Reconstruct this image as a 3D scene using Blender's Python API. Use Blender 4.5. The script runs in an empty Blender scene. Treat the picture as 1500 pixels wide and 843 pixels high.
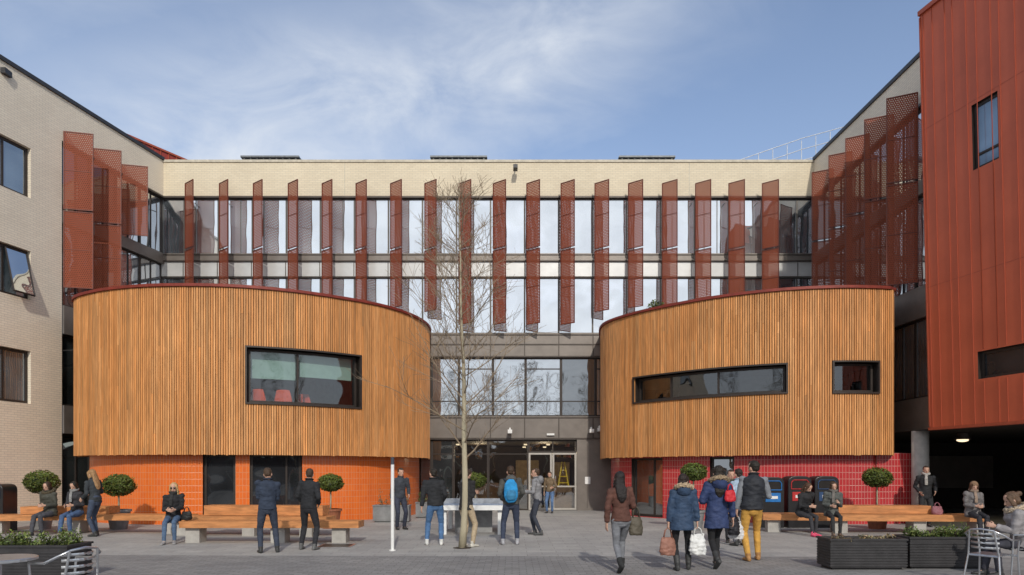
import bpy, math, random, bmesh
from mathutils import Vector, Matrix, noise
R=random.Random(7)
sc=bpy.context.scene
COL=sc.collection
# ------------------------------------------------------------ materials
def NT(name):
    m=bpy.data.materials.new(name); m.use_nodes=True
    nt=m.node_tree; nt.nodes.clear(); return m,nt
def nd(nt,t,ins=None,**kw):
    n=nt.nodes.new(t)
    for k,v in kw.items(): setattr(n,k,v)
    if ins:
        for k,v in ins.items():
            if isinstance(v,bpy.types.NodeSocket): nt.links.new(v,n.inputs[k])
            else: n.inputs[k].default_value=v
    return n
def c4(c): return (c[0],c[1],c[2],1)
def mixc(nt,f,a,b,bt='MIX'):
    n=nt.nodes.new('ShaderNodeMix'); n.data_type='RGBA'; n.blend_type=bt
    for i,v in ((0,f),(6,a),(7,b)):
        if isinstance(v,bpy.types.NodeSocket): nt.links.new(v,n.inputs[i])
        else: n.inputs[i].default_value=v if i==0 else c4(v)
    return n.outputs[2]
def mth(nt,op,a,b=0.0,c=None,clamp=False):
    n=nt.nodes.new('ShaderNodeMath'); n.operation=op; n.use_clamp=clamp
    for i,v in enumerate((a,b,c)):
        if v is None: continue
        if isinstance(v,bpy.types.NodeSocket): nt.links.new(v,n.inputs[i])
        else: n.inputs[i].default_value=v
    return n.outputs[0]
def ramp(nt,f,a,b,ca=(0,0,0),cb=(1,1,1)):
    n=nt.nodes.new('ShaderNodeValToRGB'); nt.links.new(f,n.inputs[0])
    n.color_ramp.elements[0].position=a; n.color_ramp.elements[1].position=b
    n.color_ramp.elements[0].color=c4(ca); n.color_ramp.elements[1].color=c4(cb)
    return n.outputs[0]
def out(nt,sh): 
    o=nt.nodes.new('ShaderNodeOutputMaterial'); nt.links.new(sh,o.inputs[0])
MC={}
def mat(name,c,rough=.6,metal=0,var=.25,scale=6,bump=.15,bscale=40,stretch=(1,1,1),attr=False,spec=.4):
    if name in MC: return MC[name]
    m,nt=NT(name)
    tc=nd(nt,'ShaderNodeTexCoord')
    mp=nd(nt,'ShaderNodeMapping',{'Vector':tc.outputs['Object'],'Scale':stretch})
    nz=nd(nt,'ShaderNodeTexNoise',{'Vector':mp.outputs[0],'Scale':scale,'Detail':5.0,'Roughness':.6})
    f=ramp(nt,nz.outputs[0],.3,.7)
    a=tuple(x*(1-var) for x in c); b=tuple(min(1,x*(1+var*.7)) for x in c)
    col=mixc(nt,f,a,b)
    if attr:
        at=nd(nt,'ShaderNodeVertexColor',layer_name='Col')
        col=mixc(nt,1.0,col,at.outputs[0],'MULTIPLY')
        nb=nd(nt,'ShaderNodeTexNoise',{'Vector':tc.outputs['Object'],'Scale':.35,'Detail':3.0})
        col=mixc(nt,1.0,col,ramp(nt,nb.outputs[0],.35,.7,(.86,.83,.80),(1.05,1.04,1.02)),'MULTIPLY')
    p=nd(nt,'ShaderNodeBsdfPrincipled',{'Base Color':col,'Roughness':rough,'Metallic':metal,'Specular IOR Level':spec})
    if bump>0:
        n2=nd(nt,'ShaderNodeTexNoise',{'Vector':mp.outputs[0],'Scale':bscale,'Detail':3.0})
        bp=nd(nt,'ShaderNodeBump',{'Height':n2.outputs[0],'Strength':bump,'Distance':.02})
        nt.links.new(bp.outputs[0],p.inputs['Normal'])
    out(nt,p.outputs[0]); MC[name]=m; return m
def brickmat(name,c1,c2,mort,bw,rh,ms,rough=.8,offset=.5,bump=.4,nscale=.5,nvar=.16):
    m,nt=NT(name)
    tc=nd(nt,'ShaderNodeTexCoord')
    b=nd(nt,'ShaderNodeTexBrick',{'Vector':tc.outputs['UV'],'Color1':c4(c1),'Color2':c4(c2),'Mortar':c4(mort),'Scale':1.0,
        'Mortar Size':ms,'Mortar Smooth':.2,'Bias':0.0,'Brick Width':bw,'Row Height':rh},offset=offset)
    nz=nd(nt,'ShaderNodeTexNoise',{'Vector':tc.outputs['UV'],'Scale':nscale,'Detail':6.0,'Roughness':.65})
    g=ramp(nt,nz.outputs[0],.25,.75,(1-nvar,)*3,(1,1,1))
    col=mixc(nt,1.0,b.outputs[0],g,'MULTIPLY')
    p=nd(nt,'ShaderNodeBsdfPrincipled',{'Base Color':col,'Roughness':rough})
    bp=nd(nt,'ShaderNodeBump',{'Height':mth(nt,'SUBTRACT',1.0,b.outputs[1]),'Strength':bump,'Distance':.01})
    nt.links.new(bp.outputs[0],p.inputs['Normal'])
    out(nt,p.outputs[0]); return m
CREAM=brickmat('cream_brick',(.80,.70,.52),(.74,.64,.47),(.62,.55,.43),.225,.075,.008)
CREAM2=brickmat('cream_brick_side',(.90,.80,.64),(.84,.74,.59),(.64,.57,.47),.225,.075,.007,bump=.12)
ORANGE=brickmat('orange_tile',(.84,.185,.030),(.77,.155,.026),(.74,.27,.12),.10,.20,.008,rough=.25,offset=0,bump=.35)
REDT=brickmat('red_tile',(.56,.045,.05),(.48,.036,.04),(.60,.22,.19),.10,.20,.009,rough=.25,offset=0,bump=.35)
BRONZE=mat('bronze_metal',(.085,.07,.06),.45,.3,.2,3)
BRONZEL=mat('bronze_panel',(.20,.175,.155),.4,.35,.15,2)
SPAND=mat('grey_spandrel',(.60,.60,.59),.3,.25,.12,1.5,.05)
FRAME=mat('dark_frame',(.045,.035,.03),.45,.2,.2,3)
FRAMEG=mat('grey_bronze_frame',(.12,.11,.10),.4,.3,.2,3)
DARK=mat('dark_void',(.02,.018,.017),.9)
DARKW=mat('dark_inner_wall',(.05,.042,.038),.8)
ROOF=mat('roof_felt',(.16,.16,.16),.9)
COPE=mat('dark_coping',(.05,.05,.055),.5,.2)
CREAMC=mat('cream_coping',(.55,.5,.4),.6)
WOOD=mat('larch_slat',(.68,.325,.118),.65,0,.28,3,.25,30,(5,5,.5),attr=True)
BENCHW=mat('bench_timber',(.55,.235,.085),.5,0,.35,2.5,.2,30,(.8,6,6))
CRED=mat('red_coping',(.22,.035,.022),.5,.1)
CONC=mat('concrete',(.42,.40,.37),.85,0,.2,4)
CLAD=mat('rust_red_cladding',(.56,.12,.055),.5,.0,.12,.7,.03,20)
CLADS=mat('rust_red_seam',(.40,.085,.042),.5,.0,.1)
WHITE=mat('white_paint',(.78,.78,.76),.45,0,.08)
STEEL=mat('brushed_aluminium',(.62,.63,.65),.28,.9,.1)
PLANT_BOX=mat('dark_slat_planter',(.04,.038,.04),.55,0,.3)
SOIL=mat('soil',(.05,.035,.025),.95)
GREYP=mat('grey_pot',(.22,.22,.22),.7)
TERR=mat('wood_tub',(.33,.12,.06),.6)
BARK=mat('pale_bark',(.42,.37,.26),.8,0,.3,5,.5,25,(1,1,.3))
BARKD=mat('twig_bark',(.25,.19,.13),.8,0,.25,5)
def leafmat(name,c):
    m,nt=NT(name)
    at=nd(nt,'ShaderNodeVertexColor',layer_name='Col')
    col=mixc(nt,1.0,c,at.outputs[0],'MULTIPLY')
    p=nd(nt,'ShaderNodeBsdfPrincipled',{'Base Color':col,'Roughness':.55,'Specular IOR Level':.3})
    out(nt,p.outputs[0]); return m
LEAF=leafmat('bay_leaf',(.11,.15,.03)); LEAF2=leafmat('shrub_leaf',(.16,.22,.06)); LEAF3=leafmat('dry_shrub',(.30,.25,.16))
def glass(name,refl,dark,rough=.012,wob=.02,trans=False):
    m,nt=NT(name)
    tc=nd(nt,'ShaderNodeTexCoord')
    nz=nd(nt,'ShaderNodeTexNoise',{'Vector':tc.outputs['Object'],'Scale':.9,'Detail':1.0})
    bp=nd(nt,'ShaderNodeBump',{'Height':nz.outputs[0],'Strength':1.0,'Distance':wob})
    g=nd(nt,'ShaderNodeBsdfGlossy',{'Color':(.94,.97,1,1),'Roughness':rough,'Normal':bp.outputs[0]})
    if trans: d=nd(nt,'ShaderNodeBsdfTransparent',{'Color':c4(dark)})
    else:
        n2=nd(nt,'ShaderNodeTexNoise',{'Vector':tc.outputs['Object'],'Scale':.7,'Detail':2.0})
        d=nd(nt,'ShaderNodeBsdfDiffuse',{'Color':mixc(nt,ramp(nt,n2.outputs[0],.4,.65),tuple(x*.6 for x in dark),tuple(min(1,x*1.5) for x in dark))})
    mx=nd(nt,'ShaderNodeMixShader',{0:refl,1:d.outputs[0],2:g.outputs[0]})
    out(nt,mx.outputs[0]); return m
GL_HI=glass('reflective_glass',.80,(.55,.60,.64))
GL_MID=glass('grey_glass',.62,(.12,.14,.16))
GL_LOW=glass('dark_glass',.30,(.03,.035,.035))
GL_OFF=glass('office_glass',.34,(.10,.13,.15))
GL_BLUE=glass('blue_glass',.12,(.16,.24,.34))
GL_BLK=glass('black_glass',.07,(.02,.022,.025))
GL_TR=glass('clear_glass',.13,(.72,.78,.76),trans=True)
GL_TR2=glass('entrance_glass',.26,(.80,.82,.80),trans=True)
def perfmat():
    m,nt=NT('perforated_red_mesh')
    tc=nd(nt,'ShaderNodeTexCoord')
    br=nd(nt,'ShaderNodeTexBrick',{'Vector':tc.outputs['UV'],'Scale':1.0,'Mortar Size':.016,'Mortar Smooth':0.0,'Brick Width':.065,'Row Height':.065,
        'Color1':(0,0,0,1),'Color2':(0,0,0,1),'Mortar':(1,1,1,1)},offset=.5)
    p=nd(nt,'ShaderNodeBsdfPrincipled',{'Base Color':(.25,.062,.030,1),'Roughness':.55,'Metallic':.0,'Specular IOR Level':.15})
    t=nd(nt,'ShaderNodeBsdfTransparent')
    f=mth(nt,'MULTIPLY_ADD',br.outputs[1],.62,.36,True)
    mx=nd(nt,'ShaderNodeMixShader',{0:f,1:t.outputs[0],2:p.outputs[0]})
    out(nt,mx.outputs[0]); return m
PERF=perfmat()
FINF=mat('fin_frame',(.15,.036,.02),.45,.1,.1)
def emis(name,c,s):
    m,nt=NT(name); e=nd(nt,'ShaderNodeEmission',{'Color':c4(c),'Strength':s}); out(nt,e.outputs[0]); return m
LAMP2=emis('lobby_lamp',(1,.78,.5),1.6)
# ------------------------------------------------------------ mesh builder
class MB:
    def __init__(s): s.v=[];s.f=[];s.uv=[];s.mi=[];s.col=[]
    def face(s,idx,mi=0,uv=None,col=None):
        s.f.append(tuple(idx)); s.mi.append(mi); s.uv.append(uv); s.col.append(col)
    def quad(s,a,b,c,d,mi=0,uv=None,col=None):
        n=len(s.v); s.v+= [tuple(a),tuple(b),tuple(c),tuple(d)]; s.face((n,n+1,n+2,n+3),mi,uv,col)
def box(b,x0,x1,y0,y1,z0,z1,mi=0,M=None,col=None):
    n=len(b.v)
    P=[(x0,y0,z0),(x1,y0,z0),(x1,y1,z0),(x0,y1,z0),(x0,y0,z1),(x1,y0,z1),(x1,y1,z1),(x0,y1,z1)]
    if M is not None: P=[tuple(M@Vector(p)) for p in P]
    b.v+=P
    for q in ((0,3,2,1),(4,5,6,7),(0,1,5,4),(1,2,6,5),(2,3,7,6),(3,0,4,7)):
        b.face([n+i for i in q],mi,None,col)
def tube(b,pts,rads,ref=(1,0,0),seg=10,mi=0,rnd=False,col=None):
    pts=[Vector(p) for p in pts]; ref=Vector(ref); n0=len(b.v); N=len(pts)
    rads=[(r,r) if not isinstance(r,tuple) else (r if len(r)>1 else (r[0],r[0])) for r in rads]
    if rnd:
        t0=(pts[0]-pts[1]).normalized(); t1=(pts[-1]-pts[-2]).normalized()
        a=min(rads[0]);c=min(rads[-1])
        pts=[pts[0]+t0*a*.8,pts[0]+t0*a*.5]+pts+[pts[-1]+t1*c*.5,pts[-1]+t1*c*.8]
        f=lambda r,k:(r[0]*k,r[1]*k)
        rads=[f(rads[0],.4),f(rads[0],.8)]+rads+[f(rads[-1],.8),f(rads[-1],.4)]
        N=len(pts)
    for i,p in enumerate(pts):
        t=(pts[min(i+1,N-1)]-pts[max(i-1,0)])
        if t.length<1e-7: t=Vector((0,0,1))
        t.normalize()
        s=ref-t*ref.dot(t)
        if s.length<.05: s=Vector((0,1,0))-t*t.y
        if s.length<.05: s=Vector((0,0,1))-t*t.z
        s.normalize(); o=t.cross(s)
        for k in range(seg):
            a=2*math.pi*k/seg
            b.v.append(tuple(p+s*math.cos(a)*rads[i][0]+o*math.sin(a)*rads[i][1]))
    for i in range(N-1):
        for k in range(seg):
            k2=(k+1)%seg; A=n0+i*seg; B=A+seg
            b.face((A+k,A+k2,B+k2,B+k),mi,None,col)
    b.face([n0+k for k in range(seg)][::-1],mi,None,col)
    b.face([n0+(N-1)*seg+k for k in range(seg)],mi,None,col)
def ell(b,c,r,M=None,seg=12,rings=8,mi=0,col=None):
    n0=len(b.v); c=Vector(c)
    for i in range(1,rings):
        th=math.pi*i/rings
        for k in range(seg):
            a=2*math.pi*k/seg
            p=c+Vector((r[0]*math.sin(th)*math.cos(a),r[1]*math.sin(th)*math.sin(a),-r[2]*math.cos(th)))
            b.v.append(tuple(M@p if M is not None else p))
    pb=c+Vector((0,0,-r[2])); pt=c+Vector((0,0,r[2]))
    ib=len(b.v); b.v.append(tuple(M@pb if M is not None else pb)); b.v.append(tuple(M@pt if M is not None else pt))
    for i in range(rings-2):
        for k in range(seg):
            k2=(k+1)%seg; A=n0+i*seg;B=A+seg
            b.face((A+k,A+k2,B+k2,B+k),mi,None,col)
    for k in range(seg):
        k2=(k+1)%seg
        b.face((ib,n0+k2,n0+k),mi,None,col); L=n0+(rings-2)*seg
        b.face((ib+1,L+k,L+k2),mi,None,col)
def mkmesh(name,b,mats,origin=(0,0,0),smooth=False):
    me=bpy.data.meshes.new(name); o=Vector(origin)
    me.from_pydata([(x-o.x,y-o.y,z-o.z) for x,y,z in b.v],[],b.f)
    for m in mats: me.materials.append(m)
    me.polygons.foreach_set('material_index',b.mi)
    if smooth: me.polygons.foreach_set('use_smooth',[True]*len(b.f))
    if any(u is not None for u in b.uv):
        ul=me.uv_layers.new(name='UVMap'); dat=[]
        for f,u in zip(b.f,b.uv):
            if u is None: u=[(0,0)]*len(f)
            for q in u: dat+= [q[0],q[1]]
        ul.data.foreach_set('uv',dat)
    if any(c is not None for c in b.col):
        ca=me.color_attributes.new('Col','FLOAT_COLOR','CORNER'); dat=[]
        for f,c in zip(b.f,b.col):
            if c is None: c=(1,1,1)
            for _ in f: dat+=[c[0],c[1],c[2],1.0]
        ca.data.foreach_set('color',dat)
    me.update(); return me
def addobj(name,me,parent=None,bevel=0):
    o=bpy.data.objects.new(name,me); COL.objects.link(o)
    if parent is not None: o.parent=parent
    if bevel:
        m=o.modifiers.new('Bevel','BEVEL'); m.width=bevel; m.segments=2; m.limit_method='ANGLE'
    return o
def part(name,b,mats,parent=None,origin=(0,0,0),smooth=False,bevel=0,label=None):
    if not isinstance(mats,(list,tuple)): mats=[mats]
    o=addobj(name,mkmesh(name,b,mats,origin,smooth),parent,bevel)
    if label: o['label']=label
    return o
def thing(name,label,cat,loc=(0,0,0),rz=0,scale=1,group=None):
    e=bpy.data.objects.new(name,None); COL.objects.link(e)
    e.location=loc; e.rotation_euler=(0,0,rz); e.scale=(scale,)*3; e.empty_display_size=.2
    e['label']=label; e['category']=cat
    if group: e['group']=group
    return e
def copything(e,loc,rz=None,scale=None,label=None):
    def cp(o,par):
        n=o.copy(); COL.objects.link(n)
        if par is not None: n.parent=par
        for ch in list(kids.get(o.name,[])): cp(ch,n)
        return n
    kids={}
    for o in list(COL.objects):
        if o.parent is not None: kids.setdefault(o.parent.name,[]).append(o)
    n=cp(e,None); n.location=loc
    if rz is not None: n.rotation_euler=(0,0,rz)
    if scale: n.scale=(scale,)*3
    if label: n['label']=label
    return n
F=1000.0; EYE=1.65; HZ=690.0
def WX(px,d): return (px-750)/F*d
def WZ(py,d): return EYE+(HZ-py)/F*d
# ------------------------------------------------------------ paths
class Path:
    def __init__(s,pts,curved=False,sub=6):
        P=[Vector((p[0],p[1])) for p in pts]
        if curved:
            Q=[]; n=len(P)
            for i in range(n-1):
                p0=P[max(i-1,0)];p1=P[i];p2=P[i+1];p3=P[min(i+2,n-1)]
                for k in range(sub):
                    t=k/sub
                    Q.append(.5*((2*p1)+(p2-p0)*t+(2*p0-5*p1+4*p2-p3)*t*t+(3*p1-p0-3*p2+p3)*t**3))
            Q.append(P[-1]); P=Q
        s.P=P; s.curved=curved; s.S=[0]
        for i in range(1,len(P)): s.S.append(s.S[-1]+(P[i]-P[i-1]).length)
        s.L=s.S[-1]; s.N=[]
        for i in range(len(P)):
            t=(P[min(i+1,len(P)-1)]-P[max(i-1,0)]).normalized(); s.N.append(Vector((t.y,-t.x)))
    def at(s,u,o=0):
        if u<=0: i=0;t=u/max(s.S[1],1e-6)
        elif u>=s.L: i=len(s.P)-2; t=(u-s.S[i])/(s.S[i+1]-s.S[i])
        else:
            i=0
            while i<len(s.P)-2 and s.S[i+1]<u: i+=1
            t=(u-s.S[i])/(s.S[i+1]-s.S[i])
        p=s.P[i].lerp(s.P[i+1],t); n=s.N[i].lerp(s.N[i+1],max(0,min(1,t))).normalized()
        return p+n*o
    def px(s,px,lo=0,hi=None):
        hi=s.L if hi is None else hi; best=None
        for k in range(801):
            u=lo+(hi-lo)*k/800; p=s.at(u); e=abs(750+F*p.x/p.y-px)
            if best is None or e<best[0]: best=(e,u)
        return best[1]
def slab(b,path,s0,s1,z0,z1,oo,oi,mi=0,step=.35,col=None):
    n=max(1,math.ceil((s1-s0)/step)) if path.curved else 1
    n0=len(b.v); ss=[s0+(s1-s0)*i/n for i in range(n+1)]
    for u in ss:
        a=path.at(u,oo); c=path.at(u,oi)
        b.v+=[(a.x,a.y,z0),(a.x,a.y,z1),(c.x,c.y,z1),(c.x,c.y,z0)]
    for i in range(n):
        A=n0+4*i;B=A+4; u,v=ss[i],ss[i+1]
        b.face((A,B,B+1,A+1),mi,[(u,z0),(v,z0),(v,z1),(u,z1)],col)
        b.face((A+1,B+1,B+2,A+2),mi,[(u,z1),(v,z1),(v,z1+.1),(u,z1+.1)],col)
        b.face((A+2,B+2,B+3,A+3),mi,[(u,z1),(v,z1),(v,z0),(u,z0)],col)
        b.face((A+3,B+3,B,A),mi,[(u,z0),(v,z0),(v,z0-.1),(u,z0-.1)],col)
    b.face((n0,n0+1,n0+2,n0+3),mi,None,col); E=n0+4*n
    b.face((E+3,E+2,E+1,E),mi,None,col)
def sheet(b,path,s0,s1,z0,z1,o=0,mi=0,step=.35):
    n=max(1,math.ceil((s1-s0)/step)) if path.curved else 1
    n0=len(b.v)
    for i in range(n+1):
        u=s0+(s1-s0)*i/n; a=path.at(u,o); b.v+=[(a.x,a.y,z0),(a.x,a.y,z1)]
    for i in range(n):
        u=s0+(s1-s0)*i/n; v=s0+(s1-s0)*(i+1)/n; A=n0+2*i
        b.face((A,A+2,A+3,A+1),mi,[(u,z0),(v,z0),(v,z1),(u,z1)])
def wallgrid(b,path,s0,s1,z0,z1,holes=(),reveal=.2,o=0,mi=0,rmi=None,step=.4):
    rmi=mi if rmi is None else rmi
    ss={s0,s1}; zs={z0,z1}
    if path.curved:
        n=math.ceil((s1-s0)/step); ss|={s0+(s1-s0)*i/n for i in range(n+1)}
    for h in holes: ss|={h[0],h[1]}; zs|={h[2],h[3]}
    ss=sorted(x for x in ss if s0-1e-6<=x<=s1+1e-6); zs=sorted(zs)
    for i in range(len(ss)-1):
        if ss[i+1]-ss[i]<1e-5: continue
        for j in range(len(zs)-1):
            cs=(ss[i]+ss[i+1])/2; cz=(zs[j]+zs[j+1])/2
            if any(h[0]<cs<h[1] and h[2]<cz<h[3] for h in holes): continue
            a=path.at(ss[i],o); c=path.at(ss[i+1],o)
            b.quad((a.x,a.y,zs[j]),(c.x,c.y,zs[j]),(c.x,c.y,zs[j+1]),(a.x,a.y,zs[j+1]),mi,
                   [(ss[i],zs[j]),(ss[i+1],zs[j]),(ss[i+1],zs[j+1]),(ss[i],zs[j+1])])
    for h in holes:
        hs=[h[0]]+[x for x in ss if h[0]<x<h[1]]+[h[1]]
        for i in range(len(hs)-1):
            a=path.at(hs[i],o);c=path.at(hs[i+1],o);a2=path.at(hs[i],o-reveal);c2=path.at(hs[i+1],o-reveal)
            for z in (h[2],h[3]):
                if z>z0+1e-4 and z<z1-1e-4:
                    b.quad((a.x,a.y,z),(c.x,c.y,z),(c2.x,c2.y,z),(a2.x,a2.y,z),rmi,[(hs[i],0),(hs[i+1],0),(hs[i+1],reveal),(hs[i],reveal)])
        for u in (h[0],h[1]):
            if u>s0+1e-4 and u<s1-1e-4:
                a=path.at(u,o);a2=path.at(u,o-reveal)
                b.quad((a.x,a.y,h[2]),(a2.x,a2.y,h[2]),(a2.x,a2.y,h[3]),(a.x,a.y,h[3]),rmi,[(0,h[2]),(reveal,h[2]),(reveal,h[3]),(0,h[3])])
def window(parent,path,s0,s1,z0,z1,inset=.15,fw=.06,mul=(),tra=(),fm=None,gm=None,name='window',origin=(0,0,0),post=None,dep=.07):
    fm=fm or FRAME; gm=gm or GL_HI
    b=MB(); a=-inset; c=-inset-dep
    slab(b,path,s0,s1,z0,z0+fw,a,c); slab(b,path,s0,s1,z1-fw,z1,a,c)
    slab(b,path,s0,s0+fw,z0+fw,z1-fw,a,c); slab(b,path,s1-fw,s1,z0+fw,z1-fw,a,c)
    for m in mul: slab(b,path,m-fw*.4,m+fw*.4,z0+fw,z1-fw,a-.004,c)
    for t in tra: slab(b,path,s0+fw,s1-fw,t-fw*.4,t+fw*.4,a+.004,c-.002)
    g=MB(); sheet(g,path,s0+fw*.5,s1-fw*.5,z0+fw*.5,z1-fw*.5,-inset-dep*.5)
    if post: post(b); post(g)
    w=part(name,b,fm,parent,origin)
    part('pane',g,gm,w,origin)
    return w
def prism(b,pts,z,mi=0):
    n=len(b.v); b.v+=[(p[0],p[1],z) for p in pts]; b.face(list(range(n,n+len(pts))),mi,[(p[0],p[1]) for p in pts])
# ------------------------------------------------------------ ground
def ground():
    m,nt=NT('plaza_paving')
    tc=nd(nt,'ShaderNodeTexCoord'); O=tc.outputs['Object']
    b1=nd(nt,'ShaderNodeTexBrick',{'Vector':O,'Color1':(.33,.322,.315,1),'Color2':(.25,.243,.238,1),'Mortar':(.15,.146,.14,1),'Scale':1.0,'Mortar Size':.007,'Mortar Smooth':.3,'Brick Width':.24,'Row Height':.12,'Bias':0.0})
    mp=nd(nt,'ShaderNodeMapping',{'Vector':O,'Rotation':(0,0,.0)})
    b2=nd(nt,'ShaderNodeTexBrick',{'Vector':mp.outputs[0],'Color1':(.45,.438,.42,1),'Color2':(.38,.37,.355,1),'Mortar':(.26,.25,.237,1),'Scale':1.0,'Mortar Size':.007,'Mortar Smooth':.3,'Brick Width':.6,'Row Height':.3,'Bias':0.0})
    sx=nd(nt,'ShaderNodeSeparateXYZ',{0:O})
    sel=mth(nt,'GREATER_THAN',mth(nt,'ADD',sx.outputs[1],mth(nt,'MULTIPLY',sx.outputs[0],.02)),13.2)
    col=mixc(nt,sel,b1.outputs[0],b2.outputs[0])
    n1=nd(nt,'ShaderNodeTexNoise',{'Vector':O,'Scale':.45,'Detail':8.0,'Roughness':.7})
    col=mixc(nt,1.0,col,ramp(nt,n1.outputs[0],.3,.7,(.70,.70,.71),(1.08,1.07,1.04)),'MULTIPLY')
    n2=nd(nt,'ShaderNodeTexNoise',{'Vector':O,'Scale':14.0,'Detail':6.0,'Roughness':.7})
    col=mixc(nt,1.0,col,ramp(nt,n2.outputs[0],.3,.6,(.80,.80,.80),(1,1,1)),'MULTIPLY')
    vo=nd(nt,'ShaderNodeTexVoronoi',{'Vector':O,'Scale':2.3})
    spot=ramp(nt,vo.outputs[0],.02,.05,(.45,.45,.45),(1,1,1))
    col=mixc(nt,1.0,col,spot,'MULTIPLY')
    p=nd(nt,'ShaderNodeBsdfPrincipled',{'Base Color':col,'Roughness':.8})
    h=mixc(nt,sel,b1.outputs[1],b2.outputs[1])
    bp=nd(nt,'ShaderNodeBump',{'Height':mth(nt,'SUBTRACT',mth(nt,'MULTIPLY',n2.outputs[0],.4),h),'Strength':.35,'Distance':.01})
    nt.links.new(bp.outputs[0],p.inputs['Normal']); out(nt,p.outputs[0])
    b=MB(); b.quad((-500,-500,0),(500,-500,0),(500,500,0),(-500,500,0))
    g=part('ground',b,m); g['kind']='structure'
ground()
mh=thing('manhole_cover','square dark metal access cover set in paving','manhole',(WX(498,15.3),15.0,.004))
b=MB(); box(b,-.32,.32,-.32,.32,0,.006); part('cover_plate',b,BRONZE,mh)
b=MB(); 
for q in ((-.36,.36,-.36,-.325),(-.36,.36,.325,.36),(-.36,-.325,-.325,.325),(.325,.36,-.325,.325)): box(b,q[0],q[1],q[2],q[3],0,.009)
part('cover_rim',b,STEEL,mh)
# ------------------------------------------------------------ main building
BK=Path([(-14.6,28.4),(12.62,28.4)])
mb_o=(0,28.4,0)
main=thing('college_building','four-storey cream brick college building with glazed front and red sun fins','building',mb_o)
def bx(px): return WX(px,28.4)+14.6
ZT=14.58
bw=MB(); wallgrid(bw,BK,0,BK.L,13.07,ZT-.1); part('brick_wall',bw,CREAM,main,mb_o)
b=MB(); slab(b,BK,-.0,BK.L,ZT-.1,ZT,.04,-.4); part('coping',b,CREAMC,main,mb_o)
b=MB()
for px in (505,1010): slab(b,BK,bx(px)-.012,bx(px)+.012,13.1,ZT-.12,.004,-.02)
part('movement_joint',b,CREAMC,main,mb_o)
b=MB(); b.quad((-26,28.5,14.4),(26,28.5,14.4),(26,50,14.4),(-26,50,14.4)); b.quad((-26,50,0),(26,50,0),(26,50,14.4),(-26,50,14.4)); part('roof',b,ROOF,main,mb_o)
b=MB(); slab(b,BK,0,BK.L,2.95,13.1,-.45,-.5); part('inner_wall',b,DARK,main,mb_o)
b=MB()
for (za,zb_,o,mi) in ((13.0,13.07,.05,0),(10.34,10.68,.06,1),(9.70,10.34,.0,2),(6.36,7.38,.05,1),(2.95,3.92,.05,1)):
    slab(b,BK,0,BK.L,za,zb_,o,-.3,mi)
for z in (10.62,10.37,9.72,7.30,6.90,6.40,3.86,3.0): slab(b,BK,0,BK.L,z-.02,z+.02,.085 if z!=9.72 else .02,.045 if z!=9.72 else -.02,0)
for k in range(20):
    s=bx(272+50*k)-.1
    for (za,zb_) in ((6.36,7.38),(2.95,3.92)):
        slab(b,BK,s-.02,s+.02,za+.03,zb_-.03,.075,.04,0)
    if s<BK.L-.1: slab(b,BK,s-.015,s+.015,9.75,10.32,.02,-.02,0)
part('bronze_band',b,[BRONZE,BRONZEL,SPAND],main,mb_o)
edges=sorted(set([0.0]+[bx(272+50*k)-.1 for k in range(0,19)]+[BK.L]))
for i in range(len(edges)-1):
    a,c=edges[i],edges[i+1]
    pc=750+F*((a+c)/2-14.6)/28.4
    gm=GL_HI if (290<pc<1110) else GL_MID
    w=c-a
    if i in (2,5,16): m1=[a+w*.28,a+w*.66]
    elif 7<=i<=14: m1=[]
    else: m1=[a+w*.34] if w>1 else []
    fm_=FRAMEG
    window(main,BK,a+.003,c-.003,10.69,12.995,.08,.03,m1,[],fm_,gm,origin=mb_o)
    window(main,BK,a+.003,c-.003,7.385,9.695,.08,.03,[a+w*.36] if w>1 and not 7<=i<=14 else [],[],fm_,gm,origin=mb_o)
cedges=[bx(x) for x in (600,632,672,722,770,822,873,905)]
for i in range(len(cedges)-1):
    window(main,BK,cedges[i]+.003,cedges[i+1]-.003,3.925,6.355,.08,.05,[],[4.55] if i%2 else [4.55,5.9],FRAME,GL_MID if i not in (5,) else GL_LOW,origin=mb_o)
for i,(a,c) in enumerate(((590,632),(632,664),(664,715),(715,774))):
    window(main,BK,bx(a)+.003,bx(c)-.003,.02,2.94,.08,.05,[],[2.35],FRAME,GL_TR2 if i>1 else GL_LOW,origin=mb_o)
b=MB(); slab(b,BK,bx(845),bx(905),.0,2.945,.03,-.2); slab(b,BK,bx(860)-.01,bx(860)+.01,.1,2.8,.04,.02,1); part('bronze_side_panel',b,[BRONZEL,BRONZE],main,mb_o)
window(main,BK,bx(774)+.003,bx(845)-.003,2.42,2.94,.08,.06,[bx(810)],[],FRAME,GL_TR2,name='fanlight',origin=mb_o)
DOORF=mat('pale_door_frame',(.45,.42,.38),.4,.3,.1)
for (a,c) in ((774,809),(809,845)):
    d=window(main,BK,bx(a)+.01,bx(c)-.01,.02,2.40,.05,.075,[],[1.0],DOORF,GL_TR2,name='door',origin=mb_o)
    b=MB(); s=bx(c)-.14 if a==774 else bx(a)+.14
    p=BK.at(s,.03); tube(b,[(p.x,p.y,.85),(p.x,p.y,1.45)],[.018,.018],seg=8); part('handle',b,STEEL,d,mb_o)
b=MB()
x0,x1=WX(600,28.4),WX(880,28.4)
b.quad((x0,36,0),(x1,36,0),(x1,36,2.9),(x0,36,2.9)); b.quad((x0,28.7,0),(x0,36,0),(x0,36,2.9),(x0,28.7,2.9))
b.quad((x1,28.7,0),(x1,36,0),(x1,36,2.9),(x1,28.7,2.9)); b.quad((x0,28.5,2.9),(x1,28.5,2.9),(x1,36,2.9),(x0,36,2.9))
b.quad((x0,28.5,.006),(x1,28.5,.006),(x1,36,.006),(x0,36,.006))
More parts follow.
